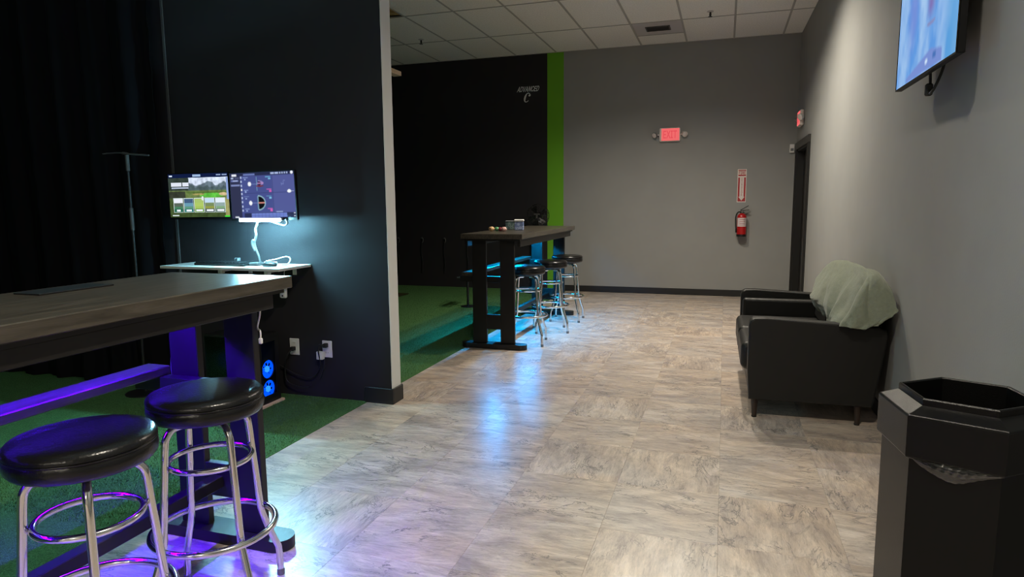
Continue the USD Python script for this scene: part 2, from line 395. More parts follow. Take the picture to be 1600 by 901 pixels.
# black net curtain that carries on from the partition towards the left
yy = np.linspace(-3.755, -6.88, 220); zz = np.linspace(0.006, ZC - .02, 40)
Xg, Zg = np.meshgrid(yy, zz, indexing='ij')
Yg = 3.66 + .030 * np.sin(Xg * 21 + .8 * np.sin(Zg * .7)) + .010 * np.sin(Xg * 47 + Zg) + .006 * np.sin(Zg * 46)
single('curtain', sheet(np.stack([Xg, Yg, Zg], -1), .004), 'black_curtain', 'black rippled impact curtain hanging left of the monitors', 'curtain', smooth=True)

# baseboards
def structure(name, mesh, mat, label, cat='baseboard'):
    return single(name, mesh, mat, label, cat, kind='structure')
structure('baseboard_back', box(XG1, XR - .002, D - .012, D, 0, .09, .003), 'black_trim', 'black rubber baseboard along the grey far wall')
structure('baseboard_right', rw(box(XR - .012, XR, -7.0, DY0 - fw_, 0, .09, .003)), 'black_trim', 'black rubber baseboard along the right wall')
structure('baseboard_partition', join(box(-2.256, XP + .012, YP - .012, YP, 0, .105, .003), box(XP, XP + .012, YP, YP2, 0, .105, .003), box(-2.256, XP + .012, YP2, YP2 + .012, 0, .105, .003)), 'black_trim', 'black rubber baseboard wrapped round the end of the partition')

# ceiling: lay-in tiles 2 x 4 feet in a grid of white bars
ce = thing('ceiling', 'suspended ceiling of off-white speckled tiles in a metal grid', 'ceiling', kind='structure')
GX, GW, CY1, GL = -4.2226, 0.6096, 8.4225, 1.2192
xs = [GX + GW * k for k in range(-5, 9)]
xs = [-6.99] + [x for x in xs if x > -6.95] + [1.10]
ys = [D] + [CY1 - GL * k for k in range(0, 14)]
ys = [y for y in ys if y > -6.9] + [-7.1]
VX = GX + GW * 5
vents = []
for a, b in zip(xs, xs[1:]):
    for y1, y0 in zip(ys, ys[1:]):
        if abs(y1 - 7.2033) < .01 and abs(a - (GX)) < .01: continue          # the tile that is missing
        hb = .012
        if abs(y1 - D) < .01 and abs(a - VX) < .01:
            obj('ceiling_tile', box(a + hb, b - hb, 9.045 + hb, y1 - .012, ZC + .004, ZC + .02), 'ceiling_tile', ce); continue
        obj('ceiling_tile', box(a + hb, b - hb, y0 + hb, y1 - hb, ZC + .004, ZC + .02), 'ceiling_tile', ce)
for x in xs[1:-1]:
    obj('grid_bar', box(x - .012, x + .012, -7.1, D, ZC, ZC + .012), 'ceiling_grid', ce)
for y in ys[1:-1]:
    obj('grid_bar', box(-6.99, 1.10, y - .012, y + .012, ZC + .0005, ZC + .012), 'ceiling_grid', ce)
obj('grid_bar', box(VX, VX + GW, 9.033, 9.057, ZC + .0005, ZC + .012), 'ceiling_grid', ce)
obj('grid_bar', box(-6.99, .9, D - .02, D, ZC + .0005, ZC + .012), 'ceiling_grid', ce)
obj('insulation', box(GX + .013, GX + GW - .013, 5.998, 7.19, ZC + .022, ZC + .12), 'insulation', ce, label='brown insulation showing where one ceiling tile is missing')
obj('ceiling_deck', box(-7.0, 1.2, -7.15, D + .15, ZC + .30, ZC + .34), 'vent_dark', ce)

# ventilation panel in the grid near the far wall
vt = thing('ceiling_vent', 'small dark slotted air vent in a square ceiling panel near the far wall', 'vent', (VX + GW / 2, 8.73, ZC))
px0, px1 = -GW / 2 + .012, GW / 2 - .012
obj('vent_panel', box(px0, px1, -.296, .302, .004, .012), 'vent_metal', vt)
obj('vent_frame', join(box(-.15, .15, -.105, -.09, -.006, .004), box(-.15, .15, .09, .105, -.006, .004), box(-.15, -.135, -.09, .09, -.006, .004), box(.135, .15, -.09, .09, -.006, .004)), 'vent_dark', vt)
obj('vent_throat', box(-.135, .135, -.09, .09, .000, .004), 'cord_black', vt)
for k in range(7):
    m = box(-.135, .135, -.011, .011, -.001, .001); m.apply_transform(rotation_matrix(.6, [1, 0, 0])); m.apply_translation([0, -.075 + .025 * k, -.003])
    obj('vent_slat', m, 'vent_dark', vt)

def sprinkler(loc, label):
    t = thing('sprinkler', label, 'sprinkler', loc, group=None)
    obj('escutcheon', lathe([(0, .004), (.035, .004), (.038, 0), (.03, -.006), (0, -.008)], 24), 'vent_metal', t, smooth=40)
    obj('nozzle', lathe([(0, -.008), (.011, -.008), (.011, -.03), (.006, -.034), (.006, -.055), (0, -.055)], 16), 'steel_dark', t, smooth=40)
    obj('deflector', join(lathe([(0, -.055), (.024, -.055), (.024, -.058), (0, -.058)], 20), cyl((-.012, 0, -.03), (-.004, 0, -.055), .003, 8), cyl((.012, 0, -.03), (.004, 0, -.055), .003, 8)), 'steel_dark', t)
sprinkler((-.231, 8.18, ZC), 'small fire sprinkler head in the ceiling right of the air vent')
sprinkler((-3.90, 8.24, ZC), 'small fire sprinkler head in the ceiling over the black bay')

# ceiling downlights: two read from cast shadows, the last three added as unseen fill
for i, (lx, ly, lp_) in enumerate(CANS):
    t = thing('ceiling_or_fill_light', ['black cylinder downlight on the ceiling nearest the photographer', 'black cylinder downlight on the ceiling halfway down the room', 'added fill downlight out of view on the ceiling, brightening the far wall', 'added fill downlight on the ceiling behind the photographer', 'added fill downlight farthest back on the ceiling behind the photographer'][i], 'lamp', (lx, ly, ZC))
    obj('housing', lathe([(.090, -.085), (.098, -.085), (.098, 0), (0, 0), (0, -.012), (.090, -.012), (.090, -.085)], 40), 'dark_plastic', t, smooth=35)
    L = UsdLux.DiskLight.Define(stage, str(t.GetPath()) + '/bulb')
    L.CreateRadiusAttr(.068); L.CreateIntensityAttr(CAN_POWER * lp_); L.CreateColorAttr(Gf.Vec3f(*CAN_COLOR))
    UsdGeom.Xformable(L).AddTranslateOp().Set(Gf.Vec3d(0, 0, -.040))

# ------------------------------------------------------------------ bar tables
def bar_table(loc, label, led, length=2.13):
    """trestle bar table; origin on the floor under the middle of the end that is towards +y * side."""
    t = thing('bar_table', label, 'table', loc)
    W = .30; H = 1.045
    obj('tabletop', box(-W + .025, W, 0, length, H - .045, H, .003), 'table_top', t)
    obj('apron', join(box(-W + .025, W - .025, .02, length - .02, H - .062, H - .0455)), 'table_frame', t)
    for s in (-1, 1):
        obj('apron_rail', box(s * (W - .05) - .014, s * (W - .05) + .014, .07, length - .07, H - .115, H - .063, .002), 'table_frame', t)
    for e in (0, 1):
        yc = .098 if e == 0 else length - .098
        for s in (-1, 1):
            obj('leg', box(s * .133 - .067, s * .133 + .067, yc - .016, yc + .016, .046, H - .063, .003), 'table_frame', t)
        from shapely.geometry import LineString
        foot = trimesh.creation.extrude_polygon(LineString([(-.255, yc), (.255, yc)]).buffer(.056, quad_segs=10), .043, engine='earcut')
        foot.apply_translation([0, 0, .003])
        obj('foot', foot, 'table_frame', t, smooth=30)
        obj('cross_board', box(-.066, .066, yc - .015, yc + .015, .175, .31, .002), 'table_frame', t)
        obj('rail_bracket', box(-.335, .19, yc - .066 if e else yc + .016, yc - .016 if e else yc + .066, .60, .655, .002), 'table_frame', t)
    obj('foot_rail', box(-.315, -.205, .11, length - .11, .655, .69, .004), 'table_top', t)
    obj('stretcher', box(-.034, .016, .105, length - .105, .215, .262, .003), 'table_frame', t)
    obj('led_shade_lip', box(-.131, -.126, .112, length - .112, .947, H - .063, .002), 'table_frame', t)  # unseen thin lip, placed to cut the LED light on the stool seats
    obj('added_back_lip', box(-.200, -.184, .112, length - .112, .966, H - .063, .001), 'table_frame', t)  # second lip, added to keep the LED light off the apron rail
    obj('led_strip', box(-.180, -.170, .14, length - .14, H - .066, H - .0625), led, t, label='glowing LED strip under the tabletop')
    return t
bar_table((-1.855, -.03, 0), 'charcoal bar table with purple glow beneath, nearest on the left', 'led_purple', 2.13)
bar_table((-1.972, 5.465, 0), 'charcoal bar table with blue glow beneath, at the edge of the far bay', 'led_blue', 2.13)

# ------------------------------------------------------------------ bar stools
def bar_stool(loc, label, rot=0.0):
    t = thing('bar_stool', label, 'stool', loc, rot)
    seat = [(0, .655), (.150, .655), (.163, .658), (.171, .668), (.1735, .682), (.172, .696), (.1665, .7025), (.1665, .7055), (.1725, .709), (.172, .718), (.163, .728), (.14, .7335), (.08, .7365), (0, .738)]
    s = obj('seat', lathe(seat, 64), 'vinyl', t, smooth=50)
    obj('piping', ring(.1685, .0035, .704, 64, 8), 'vinyl', s, smooth=True)
    obj('swivel_plate', lathe([(0, .640), (.095, .640), (.10, .645), (.10, .6555), (0, .6555)], 32), 'steel_dark', t, smooth=40)
    for k in range(4):
        prof = [(.045, .634), (.085, .634), (.112, .628), (.131, .605), (.137, .575), (.143, .50), (.152, .40), (.160, .30), (.164, .265), (.176, .225), (.203, .150), (.216, .120), (.222, .095), (.225, .012)]
        p = spline([(r, 0, z) for r, z in prof], 5)
        obj('leg', placed(tube(p, .0112, 12), rotation_matrix(k * PI / 2 + PI / 4, [0, 0, 1])), 'chrome', t, smooth=50)
        obj('foot_cap', placed(cyl((.2251, 0, 0), (.2251, 0, .022), .0135), rotation_matrix(k * PI / 2 + PI / 4, [0, 0, 1])), 'dim_steel', t, smooth=40)
    obj('upper_ring', ring(.1235, .0095, .505, 56), 'chrome', t, smooth=True, label='small upper chrome ring')
    obj('foot_ring', ring(.186, .0112, .272, 64), 'chrome', t, smooth=True, label='wide lower chrome foot ring')
    return t
s0 = bar_stool((-1.562, 1.212, 0), 'black round bar stool on chrome legs, nearest of all, at the bottom left corner', .12)
for (x, y, r, lab) in [(-1.555, 1.632, .42, 'black round bar stool on chrome legs beside the far end of the purple-lit table'),
                       (-1.745, 5.86, .15, 'black round bar stool nearest the camera at the blue-lit table'),
                       (-1.685, 6.50, .35, 'middle one of the three black bar stools at the blue-lit table'),
                       (-1.665, 7.17, .05, 'farthest of the three black bar stools at the blue-lit table')]:
    dup(s0, (x, y, 0), lab, r)

# ------------------------------------------------------------------ waste bin
HX, HY, HS, HT, HZ = .724, 2.279, .2404, -.4033, .685
def hexa(s): return [(s * math.cos(HT + k * PI / 3), s * math.sin(HT + k * PI / 3)) for k in range(6)]
def hexloft(levels, cap_bottom=False, cap_top=False):
    v, f = [], []
    for s, z in levels: v += [(x, y, z) for x, y in hexa(s)]
    for i in range(len(levels) - 1):
        for k in range(6):
            a, b = i * 6 + k, i * 6 + (k + 1) % 6
            f += [[a, b, b + 6], [a, b + 6, a + 6]]
    if cap_bottom: v.append((0, 0, levels[0][1])); c = len(v) - 1; f += [[c, (k + 1) % 6, k] for k in range(6)]
    if cap_top: o = (len(levels) - 1) * 6; v.append((0, 0, levels[-1][1])); c = len(v) - 1; f += [[c, o + k, o + (k + 1) % 6] for k in range(6)]
    return trimesh.Trimesh(v, f, process=False)
bn = thing('waste_bin', 'tall black six-sided waste bin by the right wall, in the near right corner', 'trash can', (HX, HY, 0))
obj('body', hexloft([(.222, 0), (.226, .004), (.226, .035), (.2215, .04), (.2235, .5505), (.215, .5535), (.205, .5535), (.200, .06)], True, True), 'bin_plastic', bn)
lid = obj('lid', hexloft([(.226, .556), (.2375, .556), (.2395, .560), (.2404, .678), (.2385, .683), (.2355, .6855), (.186, .706), (.1845, .7065), (.1845, .7245), (.181, .728), (.176, .728), (.172, .7245), (.166, .60), (.205, .57), (.226, .556)]), 'bin_plastic', bn)
obj('inner_liner', hexloft([(.163, .60), (.160, .30), (.150, .14)], False, True), 'bin_dark', lid)
a = np.linspace(0, 2 * PI, 240)
hr = [(.2285 * math.cos(PI / 6) / math.cos(((t - HT) % (PI / 3)) - PI / 6)) for t in a]
P = np.zeros((240, 9, 3))
for i, t in enumerate(a):
    q = (((t - (HT + 4.05 * PI / 3)) + PI) % (2 * PI)) - PI          # 0 at the left end of the front face
    front = max(0.0, math.sin(min(PI, max(0.0, q / 1.0 * PI) ** .8 * 1.25))) if q > 0 else 0.0
    hang = .006 + .044 * front + .004 * math.sin(9 * t) * front
    for j in range(9):
        w = j / 8
        rr = hr[i] + (.0025 + .011 * front * (.55 + .45 * math.sin(26 * w + 7 * q))) * math.sin(PI * min(1, w * .9 + .1)) - .004 * (1 - w) + .0015 * front * math.sin(60 * q + 9 * w)
        P[i, j] = (rr * math.cos(t), rr * math.sin(t), .5575 - hang * w)
obj('bin_bag', sheet(P, .0012), 'bag_plastic', bn, smooth=True, label='shiny black bag edge bulging out under the lid')

# ------------------------------------------------------------------ loveseat and blanket
SX, SY = .160, 4.125
ls = thing('loveseat', 'two-seat dark brown leather sofa against the right wall', 'sofa', (SX, SY, 0), WALL_TURN)
def arm(y0, y1):
    """side panel with rounded top and front edge: outline in x-z, extruded along y, with rolled edges."""
    outl = [(.012, .118), (0.0, .30), (0.0, .575), (.008, .602), (.030, .618), (.10, .622), (.60, .598), (.70, .590), (.745, .575), (.748, .53), (.722, .33), (.690, .12)]
    poly = np.array(outl); c = np.array([.37, .36])
    lev = []
    b = .014
    for yv, s in ((y0, b), (y0 + b * .4, b * .3), (y0 + b, 0), (y1 - b, 0), (y1 - b * .4, b * .3), (y1, b)):
        d = poly - c; L = np.linalg.norm(d, axis=1, keepdims=True); q = poly - d / L * s
        lev.append(np.stack([q[:, 0], np.full(len(q), yv), q[:, 1]], 1))
    v = np.vstack(lev); n = len(poly); f = []
    for i in range(len(lev) - 1):
        for k in range(n):
            a_, b_ = i * n + k, i * n + (k + 1) % n
            f += [[a_, b_, b_ + n], [a_, b_ + n, a_ + n]]
    v = np.vstack([v, [c[0], y0, c[1]], [c[0], y1, c[1]]])
    for k in range(n):
        f += [[len(v) - 2, (k + 1) % n, k], [len(v) - 1, (len(lev) - 1) * n + k, (len(lev) - 1) * n + (k + 1) % n]]
    m = trimesh.Trimesh(v, f, process=False); m.fix_normals(); return m
LEN = 1.46
obj('armrest', arm(0, .10), 'leather', ls, smooth=32)
obj('armrest', arm(LEN - .10, LEN), 'leather', ls, smooth=32)
obj('arm_pad', rbox(.012, .56, .10, .165, .30, .555, .03), 'leather', ls, smooth=40)
obj('arm_pad', rbox(.012, .56, LEN - .175, LEN - .10, .30, .560, .03), 'leather', ls, smooth=40)
obj('seat_frame', rbox(.015, .70, .10, LEN - .10, .118, .26, .02), 'leather', ls, smooth=40)
for k in range(2):
    y0 = .170 + k * (LEN - .35) / 2
    obj('seat_cushion', rbox(-.035, .60, y0, y0 + (LEN - .35) / 2 - .006, .255, .435, .045), 'leather', ls, smooth=50)
bk = rbox(.60, .735, .10, LEN - .10, .12, .82, .045)
bk.vertices[:, 0] += np.clip(bk.vertices[:, 2] - .12, 0, None) * .05 - .012
obj('backrest', bk, 'leather', ls, smooth=50)
for k in range(2):
    y0 = .170 + k * (LEN - .35) / 2
    m = rbox(.52, .63, y0, y0 + (LEN - .35) / 2 - .006, .43, .76, .05); m.vertices[:, 0] += (m.vertices[:, 2] - .43) * .12
    obj('back_cushion', m, 'leather', ls, smooth=50)
for lx in (.050, .620):
    for ly in (.045, LEN - .045):
        t_ = trimesh.creation.cone(radius=1, height=1, sections=4)
        m = lathe([(0, .008), (.013, .008), (.022, .12), (0, .12)], 14); m.apply_translation([lx, ly, 0])
        lg = obj('leg', m, 'leg_wood', ls, smooth=40)
        obj('glide', placed(cyl((0, 0, 0), (0, 0, .009), .015), translation_matrix([lx, ly, 0])), 'dark_plastic', lg)

from scipy.interpolate import RectBivariateSpline
CTRL = np.array([
 [(.905, 5.04, .72), (.915, 4.92, .78), (.918, 4.82, .80), (.925, 4.62, .79), (.930, 4.42, .78), (.935, 4.28, .76), (.938, 4.18, .70)],
 [ (0.661, 5.050, 0.782), (0.712, 4.950, 0.887), (0.758, 4.850, 0.920), (0.806, 4.650, 0.911), (0.827, 4.420, 0.905), (0.869, 4.300, 0.895), (0.905, 4.200, 0.832) ],
 [ (0.610, 4.980, 0.725), (0.661, 4.820, 0.828), (0.713, 4.680, 0.860), (0.766, 4.480, 0.854), (0.795, 4.240, 0.891), (0.862, 4.170, 0.853), (0.916, 4.110, 0.768) ],
 [ (0.589, 4.920, 0.687), (0.621, 4.720, 0.748), (0.667, 4.560, 0.769), (0.723, 4.360, 0.776), (0.756, 4.150, 0.830), (0.838, 4.090, 0.782), (0.924, 4.075, 0.719) ],
 [ (0.572, 4.870, 0.662), (0.601, 4.650, 0.668), (0.641, 4.470, 0.675), (0.686, 4.270, 0.679), (0.718, 4.095, 0.737), (0.811, 4.065, 0.709), (0.931, 4.060, 0.704) ],
 [ (0.588, 4.820, 0.621), (0.619, 4.620, 0.610), (0.638, 4.420, 0.602), (0.647, 4.200, 0.624), (0.693, 4.070, 0.648), (0.787, 4.050, 0.637), (0.893, 4.050, 0.675) ],
 [ (0.625, 4.780, 0.576), (0.641, 4.600, 0.572), (0.640, 4.400, 0.565), (0.640, 4.160, 0.588), (0.684, 4.060, 0.601), (0.763, 4.045, 0.597), (0.855, 4.045, 0.649) ],
])
uu, vv = np.linspace(0, 1, 7), np.linspace(0, 1, 7)
un, vn = np.linspace(0, 1, 120), np.linspace(0, 1, 150)
G = np.stack([RectBivariateSpline(uu, vv, CTRL[..., k], kx=2, ky=2)(un, vn) for k in range(3)], -1)
U, V = np.meshgrid(un, vn, indexing='ij')
N = np.cross(np.gradient(G, axis=0), np.gradient(G, axis=1)); N /= np.linalg.norm(N, axis=2, keepdims=True)
if N[20, 50, 0] > 0: N = -N
def ridge(v0, slope, w, a, u0): return a * np.exp(-np.abs((V - v0 - slope * (U - .3)) / w) ** 1.3) * np.clip((U - u0) * 3, 0, 1)
fold = ridge(.66, -.22, .030, .022, .15) + ridge(.68, .30, .035, .014, .2) - ridge(.55, -.30, .035, .022, .32) + ridge(.47, -.26, .030, .014, .3) - ridge(.36, -.12, .04, .010, .3) + ridge(.27, -.10, .03, .008, .25)
fold += .016 * (meshkit.fbm(np.stack([U * 6 + 2 * V, V * 9, 0 * U], -1), 4, 5) - .5)
fold += .010 * np.sin(V * 44 + 5 * U) * np.clip((U - .78) * 4, 0, 1)
G = G + N * fold[..., None]
G[..., 0] = np.minimum(G[..., 0], XR + (D - G[..., 1]) * WALL_TURN - .012)
single('throw_blanket', sheet(G, .006), 'blanket', 'sage green throw blanket heaped over the near back corner of the sofa', 'blanket', smooth=True)

# ------------------------------------------------------------------ painted screens: a grid of little cells with their colours
class Canvas:
    def __init__(s, w, h, col): s.a = np.zeros((h, w, 3)); s.a[:] = col; s.h, s.w = h, w
    def lin(s, c): c = np.asarray(c, float) / 255; return np.where(c < .04045, c / 12.92, ((c + .055) / 1.055) ** 2.4)
    def rect(s, u0, v0, u1, v1, c): s.a[int(round(v0 * s.h)):max(int(round(v1 * s.h)), int(round(v0 * s.h)) + 1), int(round(u0 * s.w)):max(int(round(u1 * s.w)), int(round(u0 * s.w)) + 1)] = s.lin(c)
    def ell(s, u, v, ru, rv, c, half=None):
        Y, X = np.mgrid[0:s.h, 0:s.w]; X = (X + .5) / s.w; Y = (Y + .5) / s.h
        k = ((X - u) / ru) ** 2 + ((Y - v) / rv) ** 2 < 1
        if half: k &= X > u
        s.a[k] = s.lin(c)
    def mask(s, fn, c):
        Y, X = np.mgrid[0:s.h, 0:s.w]; k = fn((X + .5) / s.w, (Y + .5) / s.h); s.a[k] = s.lin(c)
    def soft(s):
        p = np.pad(s.a, ((1, 1), (1, 1), (0, 0)), mode='edge'); s.a = sum(p[i:i + s.h, j:j + s.w] for i in range(3) for j in range(3)) / 9
    def grain(s, scale, amt, seed):
        Y, X = np.mgrid[0:s.h, 0:s.w]; n = meshkit.fbm(np.stack([X / s.w * scale, Y / s.h * scale * .6, 0 * X], -1), 4, seed)
        s.a *= np.clip(1 + amt * (n - .5)[..., None] * 2, 0, 3)

def picture(name, cv, o, right, down, w, h, mat, parent, label=None):
    """the canvas as a flat mesh of w x h metres from its top left corner o."""
    X = np.arange(cv.w + 1) / cv.w * w; Y = np.arange(cv.h + 1) / cv.h * h
    pts = o + X[None, :, None] * right + Y[:, None, None] * down
    pts = pts.reshape(-1, 3)
    i, j = np.mgrid[0:cv.h, 0:cv.w]; a_ = (i * (cv.w + 1) + j).ravel()
    quads = np.stack([a_, a_ + cv.w + 1, a_ + cv.w + 2, a_ + 1], 1)
    pp = str(parent.GetPath()); top = '/'.join(pp.split('/')[:3])
    pts = trimesh.transform_points(pts, BASE[top])
    m = UsdGeom.Mesh.Define(stage, numbered(pp, name))
    m.CreatePointsAttr(Vt.Vec3fArray.FromNumpy(pts.astype(np.float32)))
    m.CreateFaceVertexCountsAttr(Vt.IntArray.FromNumpy(np.full(len(quads), 4, np.int32)))
    m.CreateFaceVertexIndicesAttr(Vt.IntArray.FromNumpy(quads.astype(np.int32).ravel()))
    m.CreateSubdivisionSchemeAttr('none')
    UsdGeom.PrimvarsAPI(m).CreatePrimvar('picture', Sdf.ValueTypeNames.Color3fArray, 'uniform').Set(Vt.Vec3fArray.FromNumpy(cv.a.reshape(-1, 3).astype(np.float32)))
    UsdShade.MaterialBindingAPI.Apply(m.GetPrim()).Bind(M[mat])
    return tagp(m.GetPrim(), label)

def golf_menu():
    c = Canvas(200, 112, (0, 0, 0)); r = c.rect
    r(0, 0, 1, 1, (52, 66, 46))
    c.mask(lambda X, Y: Y < .36, (214, 226, 246))
    n = lambda X, s: meshkit.noise(np.stack([X * s, 0 * X + 3.3, 0 * X], -1), 4)
    c.mask(lambda X, Y: (Y > .29 - .16 * n(X, 15) ** 2) & (Y < .42), (104, 120, 132))
    c.mask(lambda X, Y: (Y > .33 - .10 * n(X, 26) ** 2) & (Y < .42), (80, 98, 102))
    c.mask(lambda X, Y: (X < .30 + .12 * n(Y, 9)) & (Y < .5), (52, 64, 58))
    c.mask(lambda X, Y: (Y > .385), (104, 124, 70))
    c.mask(lambda X, Y: (Y > .40) & (X < .28), (56, 62, 50))
    c.mask(lambda X, Y: (Y > .42) & (Y < .45) & (X > .3), (82, 110, 52))
    c.ell(.72, .50, .20, .055, (96, 190, 70)); c.ell(.50, .475, .10, .02, (172, 160, 98)); c.ell(.91, .475, .07, .035, (206, 182, 140))
    c.mask(lambda X, Y: (Y > .56), (64, 82, 44))
    c.mask(lambda X, Y: (Y > .56) & (X > .93), (150, 150, 96))
    c.grain(26, .5, 9)
    c.soft()
    c.mask(lambda X, Y: (Y > .1) & (X > .965) & (Y < .6), (140, 162, 214))
    r(0, 0, 1, .085, (16, 28, 66)); r(.02, .03, .075, .062, (220, 228, 245)); r(.42, .02, .555, .075, (160, 186, 220)); r(.81, .03, .885, .055, (150, 168, 205)); r(.905, .03, .985, .055, (150, 168, 205))
    r(.045, .195, .225, .285, (226, 232, 244)); r(.24, .195, .345, .285, (226, 232, 244)); r(.05, .305, .34, .335, (172, 184, 205))
    for k in range(5):
        u = .065 + .176 * k
        r(u, .555, u + .166, .895, (206, 222, 220))
        top = [(236, 240, 250), (70, 96, 130), (170, 198, 110), (196, 222, 244), (228, 240, 252)][k]
        mid = [(90, 104, 92), (106, 158, 180), (176, 204, 104), (122, 142, 96), (148, 172, 170)][k]
        low = [(74, 128, 96), (96, 150, 126), (168, 196, 96), (148, 156, 74), (132, 170, 130)][k]
        r(u + .008, .57, u + .158, .67, top); r(u + .008, .67, u + .158, .75, mid); r(u + .008, .75, u + .158, .83, low); r(u + .008, .80, u + .158, .88, [(40, 104, 80), (56, 124, 118), (120, 160, 90), (76, 92, 84), (92, 118, 106)][k])
        r(u + .05 - .012 * min(k, 2), .825, u + .116 + .012 * min(k, 2), .862, (240, 246, 250))
    c.ell(.565, .57, .02, .05, (226, 236, 232))
    r(.035, .945, .15, .975, (214, 226, 222)); r(.915, .965, 1, 1, (70, 220, 60))
    return c

def swing_page():
    c = Canvas(200, 112, (0, 0, 0)); r = c.rect
    r(0, 0, 1, 1, (72, 82, 142))
    c.mask(lambda X, Y: (X > .66) & (Y > .08), (84, 92, 152))
    r(0, 0, 1, .075, (40, 46, 78)); r(.22, .03, .40, .06, (110, 126, 186)); r(0, .075, .165, 1, (50, 54, 82))
    r(.035, .03, .11, .07, (236, 240, 250)); r(.02, .10, .06, .125, (190, 206, 240)); r(.08, .105, .15, .12, (120, 132, 180)); r(.02, .155, .14, .19, (108, 122, 180)); r(.05, .16, .125, .18, (184, 196, 235)); r(.015, .25, .155, .285, (128, 140, 190))
    for k in range(9): r(.172, .08 + .09 * k, .19, .125 + .09 * k, (188, 202, 238) if k != 3 else (240, 244, 250))
    for k, (u0, u1) in enumerate([(.645, .70), (.71, .765), (.78, .80), (.815, .835), (.85, .87), (.885, .905)]): r(u0, .022, u1, .052, (176, 192, 232))
    c.ell(.965, .035, .02, .034, (236, 240, 250))
    r(.665, .08, .669, .875, (52, 60, 108)); r(.2, .445, 1, .451, (52, 60, 108))
    for v0, cc in ((.25, 0), (.665, 1)):
        c.ell(.31, v0, .026, .048, (240, 244, 252)); r(.335, v0 - .004, .42, v0 + .004, (128, 146, 200)); r(.418, v0 - .15, .424, v0 + .15, (136, 190, 210))
        r(.21, v0 - .15, .29, v0 - .135, (130, 148, 204)); r(.23, v0 - .115, .255, v0 - .085, (150, 170, 220)); r(.215, v0 + .125, .285, v0 + .14, (130, 148, 204)); r(.23, v0 + .155, .255, v0 + .185, (150, 170, 220))
        r(.56, v0 - .15, .64, v0 - .135, (110, 180, 220)); r(.605, v0 - .12, .64, v0 - .085, (130, 200, 236)); r(.57, v0 + .12, .645, v0 + .135, (190, 100, 178)); r(.61, v0 + .14, .645, v0 + .19, (210, 96, 180))
    c.ell(.445, .235, .085, .055, (150, 132, 190), True); c.ell(.445, .245, .05, .05, (60, 40, 70), True); r(.43, .235, .53, .25, (190, 140, 196)); c.ell(.47, .30, .06, .018, (112, 50, 62))
    c.ell(.43, .665, .115, .165, (150, 190, 204), True); c.ell(.433, .665, .098, .142, (14, 16, 22), True); r(.43, .655, .53, .675, (214, 140, 130))
    c.ell(.915, .43, .03, .034, (244, 248, 252)); r(.94, .425, .985, .435, (190, 204, 236))
    r(.83, .21, .835, .29, (130, 146, 206)); r(.80, .27, .835, .278, (130, 146, 206)); r(.80, .24, .805, .30, (130, 146, 206)); r(.83, .20, .86, .207, (130, 146, 206))
    r(.70, .855, .80, .872, (160, 176, 220))
    r(.2, .885, 1, 1, (44, 50, 84)); r(.31, .895, .86, .985, (112, 130, 206))
    for k in range(10): r(.31 + .055 * k, .895, .314 + .055 * k, .985, (80, 94, 160))
    r(.31, .937, .86, .943, (80, 94, 160)); r(.965, .895, .99, .915, (230, 236, 248)); r(.965, .955, .99, .975, (230, 236, 248)); r(.05, .955, .11, .985, (230, 236, 248))
    c.soft()
    return c

def tv_picture():
    c = Canvas(180, 102, (0, 0, 0))
    Y, X = np.mgrid[0:102, 0:180]; X = (X + .5) / 180; Y = (Y + .5) / 102
    n = meshkit.fbm(np.stack([X * 9, Y * 3, 0 * X], -1), 4, 2); n2 = meshkit.fbm(np.stack([X * 5 + 9, Y * 2.2, 0 * X + 4], -1), 3, 8)
    A, B, C2 = c.lin((96, 156, 228)), c.lin((166, 202, 242)), c.lin((128, 118, 184))
    t = np.clip((n - .3) * 2.2, 0, 1)[..., None]; c.a = A * (1 - t) + B * t
    k = np.exp(-((X - .56 - .06 * n) / .055) ** 2) * np.clip((.62 - Y) * 8, 0, 1); k = np.clip(k, 0, 1)[..., None]; c.a = c.a * (1 - k) + C2 * k
    k = np.exp(-((X - .28 - .10 * (n2 - .5)) / .07) ** 2) * np.clip((.85 - Y) * 3, 0, 1) * .6; k = k[..., None]; c.a = c.a * (1 - k) + c.lin((128, 138, 214)) * k
    k = np.clip((X - .78) * 9, 0, 1)[..., None] * .75; c.a = c.a * (1 - k) + c.lin((92, 164, 222)) * k
    c.ell(.60, .63, .07, .016, (138, 142, 190)); c.ell(.56, .90, .025, .028, (198, 220, 248)); c.mask(lambda X, Y: (Y > .84 + .28 * np.abs(X - .62)) & (X > .2) & (X < .8) & (Y < .99), (122, 146, 214)); c.ell(.56, .92, .022, .022, (206, 226, 250)); c.rect(.66, .88, .71, .93, (76, 118, 186))
    c.soft(); c.a *= .95
    return c

# ------------------------------------------------------------------ television on the right wall
tvd, tvy0, tvy1, tvz0, tvz1 = .125, 3.005, 3.955, 1.868, 2.425
tvx = XR + (D - 3.5) * WALL_TURN - tvd
tv = thing('television', 'flat television with a pale blue picture mounted high on the right wall', 'tv', (tvx, (tvy0 + tvy1) / 2, tvz0))
w_ = tvy1 - tvy0; h_ = tvz1 - tvz0
obj('casing', join(box(.0015, .03, -w_ / 2, w_ / 2, 0, h_, .003), box(.03, .052, -w_ / 2 + .08, w_ / 2 - .08, .03, .36, .01)), 'tv_body', tv)
obj('bezel', join(box(-.0015, .0015, -w_ / 2, w_ / 2, 0, .007), box(-.0015, .0015, -w_ / 2, w_ / 2, h_ - .008, h_), box(-.0015, .0015, -w_ / 2, -w_ / 2 + .008, .007, h_ - .008), box(-.0015, .0015, w_ / 2 - .008, w_ / 2, .007, h_ - .008)), 'tv_body', tv)
